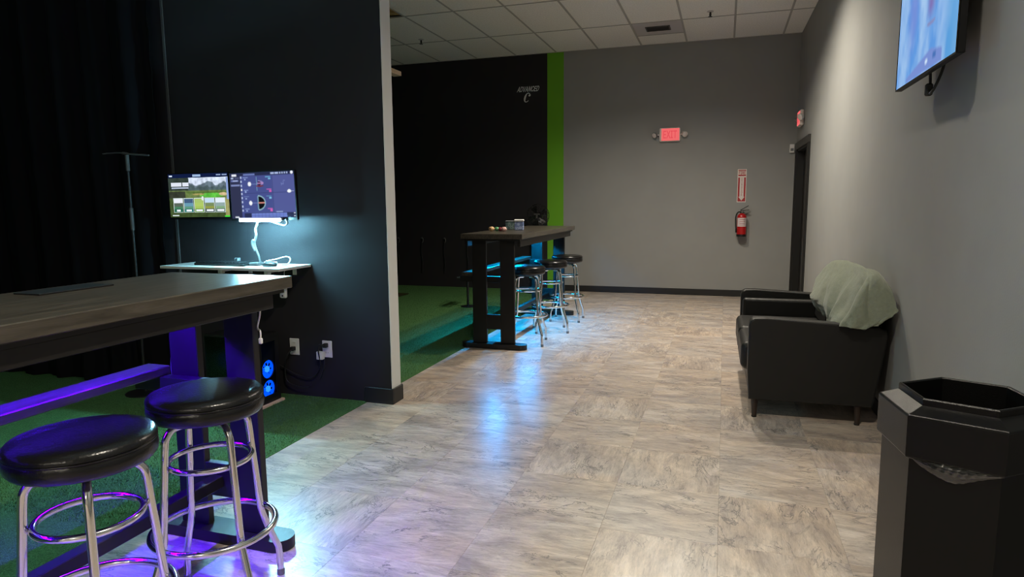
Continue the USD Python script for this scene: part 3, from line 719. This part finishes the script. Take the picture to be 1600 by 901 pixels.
picture('screen', tv_picture(), np.array([tvx + .0008, tvy1 - .008, tvz1 - .008]), np.array([0, -1, 0]), np.array([0, 0, -1]), w_ - .016, h_ - .015, 'tv_screen', tv)
obj('wall_mount', join(box(.052, .066, -.14, .14, .10, .40, .003), box(.066, .098, -.03, .03, .16, .36, .003), box(.098, .112, -.16, .16, .14, .38, .003)), 'steel_dark', tv)
obj('cable', join(tube(spline([(.045, .05, .05), (.05, .052, -.02), (.045, .03, -.075), (.05, -.02, -.06), (.075, -.03, .02), (.09, -.03, .12)], 8), .006, 8), box(.03, .06, .035, .062, -.085, -.03, .006)), 'cord_black', tv, smooth=40, label='black cable loop hanging below the screen')

# ------------------------------------------------------------------ monitors on the partition
def monitor(name_label, pic, c, w, h, roll, yaw):
    """flat desktop monitor: c is the centre of its screen, facing -y."""
    t = thing('monitor', name_label, 'monitor', c)
    R = rotation_matrix(yaw, [0, 0, 1]) @ rotation_matrix(-roll, [0, 1, 0])
    b = .006
    body = placed(join(box(-w / 2 - b, w / 2 + b, .001, .022, -h / 2 - b * 2.4, h / 2 + b, .003), box(-.12, .12, .022, .045, -.10, .10, .008)), R)
    obj('casing', body, 'tv_body', t)
    W2, H2 = w / 2 + b, h / 2 + b
    obj('bezel', placed(join(box(-W2, W2, -.001, .001, -h / 2 - b * 2.4, -h / 2), box(-W2, W2, -.001, .001, h / 2, H2), box(-W2, -w / 2, -.001, .001, -h / 2, h / 2), box(w / 2, W2, -.001, .001, -h / 2, h / 2)), R), 'tv_body', t)
    o = (R @ np.array([-w / 2, 0.0, h / 2, 1]))[:3] + np.array(c)
    picture('screen', pic, o, R[:3, 0], -R[:3, 2], w, h, 'screen', t)
    obj('mount_arm', join(cyl((0, .03, 0), (0, .10, 0), .018), box(-.05, .05, YP - c[1] - .018, YP - c[1], -.06, .06, .004), cyl((0, .09, 0), (0, YP - c[1] - .01, 0), .014)), 'steel_dark', t, smooth=35)
monitor('monitor showing a golf course menu, left of the pair on the black wall', golf_menu(), (-3.388, 3.613, 1.381), .500, .291, .006, .0)
monitor('monitor showing swing data on slate blue, right of the pair on the black wall', swing_page(), (-2.862, 3.600, 1.377), .512, .296, .018, -.03)

# ------------------------------------------------------------------ wall shelf and what stands on it
shz = .918
sh = thing('wall_shelf', 'narrow white wall shelf under the two monitors', 'shelf', (-3.10, YP, 0))
obj('shelf_board', box(-.47, .47, -.34, -.002, shz - .018, shz, .002), 'white_laminate', sh)
for x in (-.02, .34):
    obj('bracket', join(box(x - .014, x + .014, -.012, -.001, shz - .075, shz - .019, .002), box(x - .014, x + .014, -.27, -.012, shz - .034, shz - .019, .002)), 'white_plastic', sh)
    obj('bracket_end', box(x - .017, x + .017, -.30, -.265, shz - .046, shz - .019, .005), 'white_plastic', sh)

kb = thing('keyboard', 'black keyboard lying on the white wall shelf', 'keyboard', (-3.17, 3.575, shz))
obj('keyboard_case', box(-.20, .20, -.065, .065, 0, .017, .004), 'dark_plastic', kb)
for r_ in range(5):
    for k in range(14):
        obj('key', box(-.192 + k * .0275, -.169 + k * .0275, -.057 + r_ * .0235, -.038 + r_ * .0235, .017, .024, .002), 'grey_plastic' if False else 'dark_plastic', kb)
ms = thing('mouse', 'small black mouse at the right end of the white shelf', 'mouse', (-2.80, 3.555, shz))
mm = trimesh.creation.icosphere(3, 1.0); mm.vertices *= [.052, .032, .022]; mm.vertices[:, 2] = np.clip(mm.vertices[:, 2], -.010, None) + .010; mm.vertices[:, 2] += .004 * (mm.vertices[:, 0] > 0) * 0
obj('mouse_body', mm, 'dark_plastic', ms, smooth=45)
obj('scroll_wheel', cyl((-.026, -.003, .029), (-.026, .003, .029), .006), 'grey_plastic', ms)
pw = single('paper_strip', box(-3.50, -3.41, 3.66, 3.74, shz, shz + .004, .001), 'white_plastic', 'white card lying at the left end of the wall shelf', 'card')
wc = thing('webcam', 'small grey box standing at the back of the shelf against the wall', 'box', (-3.20, 3.73, shz))
obj('case', rbox(-.017, .017, -.014, .014, 0, .036, .006), 'grey_plastic', wc, smooth=40)
obj('lens', cyl((0, -.014, .022), (0, -.017, .022), .007), 'dark_plastic', wc)

# clip lamp with glowing bar under the right monitor
lp = thing('clip_lamp', 'white gooseneck lamp with a glowing light bar under the right monitor', 'lamp', (-2.93, 3.60, shz))
bz = 1.212 - shz
obj('lamp_bar', rbox(-.084, .240, -.050, -.024, bz, bz + .020, .008), 'lamp_plastic', lp, smooth=40)
obj('light_panel', box(-.080, .236, -.056, -.0505, bz - .006, bz + .018, .002), 'lamp_glow', lp, label='glowing underside of the lamp bar')
obj('lamp_base', rbox(-.045, .028, -.035, .03, 0, .022, .009), 'lamp_plastic', lp, smooth=40)
obj('gooseneck', tube(spline([(.022, .0, .018), (.012, .0, .06), (-.006, .0, .105), (-.014, .0, .15), (.002, .0, .20), (.0, .0, .235), (.022, -.01, .268), (.05, -.03, .292), (.10, -.03, .30)], 8), .0085, 12), 'lamp_plastic', lp, smooth=50)
obj('cord_clip', tube(spline([(-.004, -.008, .092), (-.020, -.010, .125), (-.022, -.010, .150), (-.010, -.008, .172)], 6), [.004] + [.011] * 16 + [.011, .006], 10), 'lamp_plastic', lp, smooth=50)
obj('bar_hook', tube(spline([(.15, -.035, bz - .002), (.20, -.02, bz - .022), (.235, -.01, bz - .030), (.256, -.01, bz - .012), (.25, -.02, bz + .012)], 8), .006, 10), 'lamp_plastic', lp, smooth=50)
single('white_cable', tube(spline([(-2.91, 3.66, shz + .024), (-2.86, 3.70, shz + .034), (-2.80, 3.715, shz + .05), (-2.752, 3.70, shz + .046), (-2.738, 3.68, shz + .022), (-2.745, 3.66, shz + .006), (-2.77, 3.64, shz + .0045)], 8), .0045, 8), 'white_plastic', 'white cable looped on the shelf behind the mouse', 'cable', smooth=50)
single('white_adapter', rbox(-2.885, -2.80, 3.60, 3.64, shz, shz + .026, .008), 'white_plastic', 'white power adapter beside the lamp foot on the shelf', 'adapter', smooth=40)

# ------------------------------------------------------------------ things around the near bay
mt = single('table_mat', box(-2.075, -1.965, 1.432, 1.69, 1.045, 1.050, .0015), 'dark_plastic', 'thin black mat lying on the purple-lit table', 'mat')

pc = thing('computer_tower', 'black gaming computer with blue glowing fans on the turf behind the near table', 'computer', (-3.03, 3.52, .018))
x0, x1, y0, y1, z1 = -.21, .21, -.105, .105, .455
obj('case_shell', join(box(x0, x1, y1 - .004, y1, 0, z1), box(x0, x1, y0, y1 - .004, 0, .012), box(x0, x1, y0, y1 - .004, z1 - .012, z1), box(x0, x0 + .004, y0, y1 - .004, .012, z1 - .012)), 'dark_plastic', pc)
obj('front_frame', join(box(x1 - .006, x1, y0, y0 + .038, .012, z1 - .012), box(x1 - .006, x1, y1 - .038, y1 - .004, .012, z1 - .012), box(x1 - .006, x1, y0 + .038, y1 - .038, .012, .052), box(x1 - .006, x1, y0 + .038, y1 - .038, z1 - .05, z1 - .012)), 'dark_plastic', pc)
obj('glass_side', box(x0 + .004, x1 - .006, y0 + .001, y0 + .004, .012, z1 - .012), 'pc_glass', pc)
def fan(c, axis, glow=True):
    Rm = trimesh.geometry.align_vectors([0, 0, 1], axis); Rm[:3, 3] = c
    f_ = obj('fan', placed(lathe([(.060, -.012), (.064, -.012), (.064, .012), (.060, .012), (.060, -.012)], 36), Rm), 'dark_plastic', pc, smooth=40)
    obj('fan_ring', placed(lathe([(.046, -.002), (.060, -.002), (.060, .004), (.046, .004), (.046, -.002)], 36), Rm), 'fan_glow', f_)
    bl = []
    for k in range(7):
        a_ = k * 2 * PI / 7
        pts = np.array([[(r, .010 * math.sin((r - .02) * 30) + s * (.006 + .012 * (r - .02) / .03), .003 * s) for s in (-1, 1)] for r in np.linspace(.02, .046, 5)])
        bl.append(placed(sheet(pts, .0012), rotation_matrix(a_, [0, 0, 1])))
    obj('fan_blades', placed(join(*bl), Rm), 'fan_glow', f_)
    obj('fan_hub', placed(lathe([(0, -.006), (.021, -.006), (.021, .005), (.018, .008), (0, .009)], 24), Rm), 'fan_core', f_)
for z in (.075, .2085, .342): 
    if z < .3: fan((x1 - .02, 0, z + .015), [1, 0, 0])
fan((x0 + .085, 0, .265), [.25, -1, .0])
single('tower_board', box(-3.27, -2.80, 3.40, 3.64, .0, .018, .003), 'cream_wood', 'pale wooden board under the gaming computer', 'board')

def outlet(x, z, label, plug):
    t = thing('wall_outlet', label, 'outlet', (x, YP, z))
    obj('cover_plate', box(-.038, .038, -.006, 0, -.058, .058, .003), 'white_plastic', t)
    for s in (-1, 1):
        so = obj('socket', box(-.017, .017, -.0075, -.006, s * .025 - .013, s * .025 + .013, .001), 'white_plastic', t)
        obj('slot', join(box(-.008, -.006, -.008, -.0075, s * .025 - .003, s * .025 + .006), box(.006, .008, -.008, -.0075, s * .025 - .003, s * .025 + .006)), 'dark_plastic', so)
outlet(-2.793, .345, 'white wall outlet with a black plug, nearer the computer', 0)
outlet(-2.533, .343, 'white wall outlet with a white charger, nearer the end of the partition', 1)
def plug_cord(name, x, z, pts, label):
    t = thing(name, label, 'plug', (x, YP - .009, z))
    obj('plug_head', rbox(-.014, .014, -.032, 0, -.014, .014, .005), 'cord_black', t, smooth=40)
    obj('cord', tube(spline([(0, -.03, -.004)] + pts, 8), .0042, 8), 'cord_black', t, smooth=50)
plug_cord('power_plug', -2.793, .335, [(-.03, -.045, -.05), (-.06, -.03, -.14), (-.05, -.025, -.23), (.05, -.03, -.262), (.13, -.03, -.255)], 'black power plug in the left wall outlet')
plug_cord('power_plug', -2.533, .372, [(-.012, -.05, .012), (-.03, -.05, .002), (-.038, -.04, -.05), (-.045, -.02, -.15), (-.12, -.015, -.23), (-.25, -.012, -.215), (-.40, -.012, -.15)], 'black power plug in the upper half of the right wall outlet')
ch = thing('phone_charger', 'square white phone charger on the right wall outlet', 'charger', (-2.572, YP - .009, .300))
obj('charger_case', rbox(-.026, .022, -.034, 0, -.026, .030, .006), 'white_plastic', ch, smooth=40)
obj('charger_cord', tube(spline([(.030, -.02, -.022), (.036, -.03, -.05), (.02, -.025, -.10), (-.01, -.02, -.16)], 6), .004, 8), 'cord_black', ch, smooth=50)

# white cords of the LED strips and a hanging adapter
wa = thing('hanging_adapter', 'small white adapter hanging on its cord under the wall shelf', 'adapter', (-2.815, 3.70, .735))
obj('adapter_case', rbox(-.026, .026, -.014, .014, -.045, .030, .012), 'white_plastic', wa, smooth=40)
obj('adapter_light', cyl((.002, -.0142, -.028), (.002, -.0165, -.028), .006), 'dark_plastic', wa)
obj('adapter_cord', tube(spline([(0, 0, .028), (.005, .01, .10), (.0, .02, .13), (.01, .03, .160)], 6), .003, 8), 'white_plastic', wa, smooth=50)
wd_ = thing('led_cord', 'thin white cord with a connector beside the far leg of the near table', 'cord', (-1.640, 2.01, 0))
obj('cord', tube(spline([(-.010, -.002, .972), (.003, .0, .988), (.012, .0, .984), (.004, .004, .955), (-.004, .004, .90), (-.014, .002, .862), (-.010, .0, .850), (-.004, .0, .848), (-.001, 0, .838), (-.002, 0, .815)], 8), .0035, 8), 'white_plastic', wd_, smooth=50)
obj('connector', rbox(-.010, .006, -.007, .007, .795, .818, .006), 'white_plastic', wd_, smooth=40)
single('white_cord_loop', join(tube(spline([(-2.150, 2.085, .55), (-2.155, 2.09, .68), (-2.128, 2.09, .785), (-2.108, 2.09, .70), (-2.100, 2.085, .55)], 8), .0045, 8)), 'grey_plastic', 'loop of grey cord standing behind the left leg of the near table', 'cord', smooth=50)

# T-shaped stand in front of the black curtain
ts = thing('tee_stand', 'thin dark T-shaped stand in front of the black curtain', 'stand', (-3.86, 3.50, 0))
obj('cross_bar', join(tube(spline([(-.20, -.01, 1.668), (-.08, 0, 1.672), (.02, 0, 1.662), (.19, .0, 1.648)], 6), [.005] * 9 + [.010] * 3 + [.006] * 7, 8)), 'cord_grey', ts, smooth=50)
obj('pole', cyl((0, 0, .012), (0, 0, 1.655), .009), 'cord_black', ts, smooth=40)
obj('pole_collar', join(cyl((0, 0, 1.55), (0, 0, 1.655), .013), cyl((0, 0, 1.15), (0, 0, 1.30), .013)), 'cord_grey', ts, smooth=40)
obj('base_plate', lathe([(0, .003), (.13, .003), (.13, .010), (.02, .018), (0, .018)], 32), 'dark_plastic', ts, smooth=40)

# ------------------------------------------------------------------ the far bay
single('brown_slab', box(-5.6, -4.38, 8.05, 8.62, .003, .018, .004), 'slab_brown', 'flat brownish slab on the turf of the far bay', 'mat')  # thin brownish slab, browner than the turf around it
for k, x in enumerate((-5.02, -4.60, -4.21, -3.815)):
    lab = ['leftmost', 'second from the left', 'third from the left', 'rightmost'][k]
    t = thing('wall_hook', f'grey hook and hanging cord on the black far wall, {lab} of four', 'hook', (x, D, 0), group='hooks on the far wall')
    obj('cord', tube(spline([(.0, -.02, .70), (-.012, -.018, .55), (.004, -.018, .40), (-.008, -.018, .22)], 6), .006, 8), 'cord_black', t, smooth=50)
    obj('hook', join(tube(spline([(0, -.02, .70), (.022, -.025, .725), (.018, -.025, .765), (-.012, -.022, .770)], 6), .008, 8), box(-.012, .012, -.02, 0, .76, .785, .003)), 'cord_grey', t, smooth=40)
by_ = thing('ball_tray', 'low dark tray with a pale rim standing left of the far table', 'tray', (-3.10, 7.75, 0))
obj('tray_top', box(-.06, .07, -.20, .20, .385, .405, .004), 'dark_plastic', by_)
obj('tray_rim', box(-.062, .072, -.205, -.198, .392, .409, .002), 'dim_steel', by_)
obj('tray_post', join(cyl((0, 0, .012), (0, 0, .386), .015), lathe([(0, .003), (.09, .003), (.09, .014), (0, .014)], 24)), 'dark_plastic', by_)
single('cream_beam', box(-3.66, -3.56, 4.6, 6.98, 2.76, 2.81, .003), 'cream_wood', 'cream coloured bar jutting out high up behind the partition', 'beam')
for y in (4.7, 5.9):
    tagp(obj('hanger_rod', cyl((-3.61, y, 2.80), (-3.61, y, ZC + .002), .006), 'cord_black'), f'thin black rod hanging the cream bar from the ceiling, {"nearer" if y < 5 else "farther"} one', 'rod')

fn = thing('pedestal_fan', 'black round pedestal fan in front of the far wall behind the bar table', 'fan', (-2.60, 9.30, 0))
cz = 1.13
Rf = frame((0, 0, cz), (1, 0, 0), (0, 0, 1), (0, -1, 0))
obj('base', lathe([(0, .003), (.20, .003), (.20, .018), (.03, .045), (0, .045)], 36), 'dark_plastic', fn, smooth=40)
obj('pole', cyl((0, .03, .04), (0, .03, cz - .05), .014), 'dark_plastic', fn, smooth=40)
obj('motor', placed(lathe([(0, -.12), (.045, -.12), (.055, -.08), (.05, -.03), (0, -.03)], 24), Rf), 'dark_plastic', fn, smooth=40)
cage = [placed(ring(r, .0025, z, 48, 6), Rf) for r, z in ((.17, 0), (.165, .03), (.12, .05), (.075, .058), (.165, -.03))]
for k in range(24):
    a_ = k * PI / 12; cage.append(placed(tube([(r * math.cos(a_), r * math.sin(a_), z) for r, z in ((.03, .06), (.075, .058), (.12, .05), (.165, .03), (.17, 0), (.165, -.03), (.06, -.05))], .0015, 5), Rf))
obj('cage', join(*cage), 'steel_dark', fn)
obj('badge', join(box(-.045, .045, -.068, -.060, cz + .012, cz + .034, .003), box(-.014, .014, -.068, -.060, cz - .035, cz + .012, .003)), 'dim_steel', fn, label='silver T-shaped badge in the middle of the fan')
bls = []
for k in range(4):
    pts = np.array([[(r * math.cos(t + k * PI / 2), r * math.sin(t + k * PI / 2), .015 - .05 * (t - .1)) for t in (0.1, .5, .9)] for r in (.03, .08, .145)])
    bls.append(placed(sheet(pts, .002), Rf))
obj('fan_blade', join(*bls), 'dark_plastic', fn)

# ------------------------------------------------------------------ small things on the far table
TZ = 1.045
def speckled(name, a, b, c):
    n = {'g': ('geometry', {}), 'v': ('voronoi_texture', dict(scale=32.0)), 'r': ('rgb_ramp', {'ramp': [(0, a), (.35, b), (.6, c), (1, a)]}), 'p': ('principled_bsdf', dict(roughness=.35))}
    return usdkit.material(stage, '/World/Looks/' + name, n, [('g.position', 'v.vector'), ('v.distance', 'r.fac'), ('r.color', 'p.base_color')], surface='p.BSDF')
M['tin_blue'] = speckled('tin_blue', (.10, .15, .32), (.42, .50, .72), (.20, .26, .50))
M['tin_green'] = speckled('tin_green', (.06, .10, .11), (.26, .36, .34), (.12, .19, .20))
tb = thing('storage_tin', 'square blue and white patterned tin with a white lid on the far bar table', 'tin', (-1.965, 6.33, TZ), .25)
obj('tin_body', box(-.046, .046, -.046, .046, 0, .085, .006), 'tin_blue', tb)
obj('tin_lid', box(-.050, .050, -.050, .050, .085, .108, .006), 'white_plastic', tb)
tg = thing('storage_tin', 'grey green patterned tin just left of the white-lidded one on the far bar table', 'tin', (-2.10, 6.47, TZ), .2)
obj('tin_body', box(-.050, .050, -.045, .045, 0, .080, .006), 'tin_green', tg)
obj('tin_lid', box(-.052, .052, -.047, .047, .080, .090, .004), 'grey_plastic', tg)
for nm, col, x, y, s, lab in (('cream', (.85, .45, .22), -2.150, 6.02, .027, 'small orange and cream trinket, leftmost in the row on the far bar table'),
                              ('green', (.12, .38, .16), -2.108, 6.06, .024, 'small green trinket between the orange and red ones on the far bar table'),
                              ('red', (.30, .05, .07), -2.062, 6.04, .024, 'small dark red trinket, third in the row on the far bar table'),
                              ('pink', (.72, .40, .36), -2.015, 6.00, .025, 'small pink trinket, rightmost in the row on the far bar table')):
    M['tr_' + nm] = pm('trinket_' + nm, col, .35, noise=(60, .5))
    m = trimesh.creation.icosphere(3, 1.0); m.vertices *= [s, s * .9, s * .85]; m.vertices += (meshkit.noise(m.vertices * 60 + x * 50, 3)[:, None] - .5) * .25 * m.vertices
    m.apply_translation([x, y, TZ - m.bounds[0][2]])
    single('trinket', m, 'tr_' + nm, lab, 'trinket', smooth=50)

# ------------------------------------------------------------------ signs and fittings on the walls
def lamp_head(parent, c, d, mat='white_plastic'):
    Rm = trimesh.geometry.align_vectors([0, 0, 1], d); Rm[:3, 3] = c
    h = obj('lamp_head', placed(lathe([(0, -.030), (.022, -.028), (.036, -.010), (.040, .018), (.036, .022), (0, .018)], 24), Rm), mat, parent, smooth=45)
    obj('lamp_lens', placed(lathe([(0, .020), (.034, .0225), (.030, .027), (0, .030)], 24), Rm), 'exit_clear', h, smooth=45)

def exit_combo(loc, rot, label):
    """lit exit sign with two lamp heads; local frame: wall at y=0, sign towards -y."""
    t = thing('exit_sign', label, 'exit sign', loc, rot)
    obj('housing', rbox(-.145, .145, -.05, -.001, -.095, .095, .020), 'exit_clear', t, smooth=40)
    obj('lit_face', rbox(-.112, .130, -.056, -.049, -.083, .083, .004), 'exit_red', t, smooth=40, label='red glowing face of the exit sign')
    obj('lettering', text_on('EXIT', .10, (-.088, -.0565, -.05), (1, 0, 0), (0, 0, 1), (0, -1, 0), .0015, True, fit=.185), 'exit_letter', t, label='letters EXIT')
    for s in (-1, 1):
        obj('lamp_arm', cyl((s * .144, -.025, 0), (s * .185, -.030, 0), .010), 'exit_clear', t, smooth=40)
        lamp_head(t, (s * .200, -.045, .0), [s * .5, -.75, -.35], 'white_plastic' if s > 0 else 'grey_plastic')
    return t
ex = exit_combo((-.763, D, 2.243), 0, 'red lit EXIT sign with two lamp heads on the grey far wall')
p_ = RW @ np.array([XR, 9.02, 2.325, 1])
exit_combo(tuple(p_[:3]), -PI / 2 + WALL_TURN, 'red lit EXIT sign with two lamp heads above the dark door, seen edge-on')
sn = thing('wall_sensor', 'small white sensor box on the far wall beside the door frame', 'sensor', (.822, D, 2.005))
obj('case', rbox(-.032, .028, -.035, 0, -.058, .055, .008), 'white_plastic', sn, smooth=40)
obj('lens_window', box(-.02, .016, -.0365, -.0345, -.035, .0, .001), 'grey_plastic', sn)

# fire extinguisher and its sign
fe = thing('fire_extinguisher', 'red fire extinguisher with white label hanging on the grey far wall', 'fire extinguisher', (.222, D - .085, .84))
obj('cylinder', lathe([(0, 0), (.052, 0), (.060, .008), (.062, .02), (.062, .25), (.056, .285), (.036, .305), (.020, .315), (0, .318)], 40), 'ext_red', fe, smooth=40)
obj('base_band', lathe([(.0622, .0), (.0640, .0), (.0640, .03), (.0622, .03)], 40), 'dark_plastic', fe, smooth=40)
an_ = np.linspace(-PI / 2 - 1.05, -PI / 2 + 1.25, 20)
lab = np.array([[(.0628 * math.cos(a_), .0628 * math.sin(a_), z) for z in (.135, .255)] for a_ in an_])
obj('label', sheet(lab, -.0006), 'label_white', fe, smooth=True, label='white instruction label')
for k in range(4):
    li = np.array([[(.0640 * math.cos(a_), .0640 * math.sin(a_), z) for z in (.158 + .024 * k, .163 + .024 * k)] for a_ in np.linspace(-PI / 2 - .5, -PI / 2 + .75, 12)])
    obj('label_line', sheet(li, -.0004), 'sign_red', fe)
obj('valve', join(cyl((0, 0, .31), (0, 0, .345), .018), cyl((0, -.01, .335), (0, -.035, .335), .014)), 'dim_steel', fe, smooth=40)
obj('handle', join(placed(box(-.012, .012, -.09, .02, -.004, .004, .002), frame((0, 0, .352), (0.0, 1, 0), (-1, 0, -.1), (0, 0, 1))), placed(box(-.012, .012, -.10, .02, -.004, .004, .002), frame((-.005, 0, .366), (0, 1, 0), (-.86, 0, -.5), (-.5, 0, .86)))), 'dark_plastic', fe)
obj('hose', tube(spline([(-.015, -.01, .335), (-.055, -.02, .325), (-.078, -.02, .26), (-.076, -.02, .16), (-.070, -.02, .10)], 8), .009, 10), 'cord_black', fe, smooth=50)
obj('nozzle', cyl((-.070, -.02, .105), (-.070, -.02, .055), .011), 'dark_plastic', fe, smooth=40)
obj('wall_hook', box(-.025, .025, .055, .085, .25, .34, .004), 'steel_dark', fe)

sg = thing('extinguisher_sign', 'tall red and white sign with a down arrow above the fire extinguisher', 'sign', (.208, D, 1.302))
obj('plate', box(-.058, .058, -.003, 0, 0, .447, .001), 'sign_white', sg)
def flat(poly, z, mat, name, label=None): return obj(name, extrude(poly, .0008, frame((0, -z, 0), (1, 0, 0), (0, 0, 1), (0, -1, 0))), mat, sg, label=label)
flat([(-.049, .012), (.049, .012), (.049, .335), (-.049, .335)], .003, 'sign_red', 'red_field')
flat([(-.027, .355), (-.049, .355), (-.049, .372), (.049, .372), (.049, .355)], .003, 'sign_red', 'red_band')
flat([(-.049, .425), (.049, .425), (.049, .437), (-.049, .437)], .003, 'sign_red', 'red_band')
flat([(-.027, .335), (-.027, .075), (-.040, .075), (0, .022), (.040, .075), (.027, .075), (.027, .335)], .0038, 'sign_white', 'white_arrow')
obj('lettering', text_on('FIRE', .040, (-.043, -.003, .378), (1, 0, 0), (0, 0, 1), (0, -1, 0), .0008, True, fit=.086), 'sign_red', sg, label='letters FIRE')
for k, chh in enumerate('EXTINGUISHER'):
    m = meshkit.text_mesh(chh, .015, .0008, True); m.apply_translation([-(m.bounds[0][0] + m.bounds[1][0]) / 2, 0, 0])
    obj('letter', placed(m, frame((0, -.0046, .315 - .0205 * k), (1, 0, 0), (0, 0, 1), (0, -1, 0))), 'sign_red', sg)

# lettering on the black part of the far wall
wn = thing('wall_lettering', 'pale slanted lettering ADVANCED over a large C high on the black wall', 'lettering', (-2.82, D, 2.88))
obj('word', text_on('ADVANCED', .072, (-2.997, D - .0005, 2.948), (1, 0, .0), (0, 0, 1), (0, -1, 0), .003, True, .33, fit=.33), 'letter_grey', wn, world=True, label='word ADVANCED')
th = np.linspace(.62, 2 * PI - .75, 40)
Pc = []
for t in th:
    r = .050; wdt = .008 + .017 * max(0, -math.cos(t)) ** 1.0
    Pc.append([((.040) * math.cos(t) - s * 0, .066 * math.sin(t), s * wdt) for s in (0, 1)])
outer = [(.046 * math.cos(t), .068 * math.sin(t)) for t in th]
inner = [((.046 - .007 - .020 * max(0, -math.cos(t)) ** .8) * math.cos(t), (.068 - .010) * math.sin(t)) for t in th]
from shapely.geometry import Polygon, Point
from shapely.ops import unary_union
cs = unary_union([Polygon(outer + inner[::-1]).buffer(.001), Point(.030, .030).buffer(.016)])
cm = trimesh.creation.extrude_polygon(cs, .003, engine='earcut')
sh4 = np.eye(4); sh4[0, 1] = .28; cm.apply_transform(sh4)
obj('letter', placed(cm, frame((-2.838, D - .0005, 2.862), (1, 0, 0), (0, 0, 1), (0, -1, 0))), 'letter_grey', wn, world=True, label='large letter C')
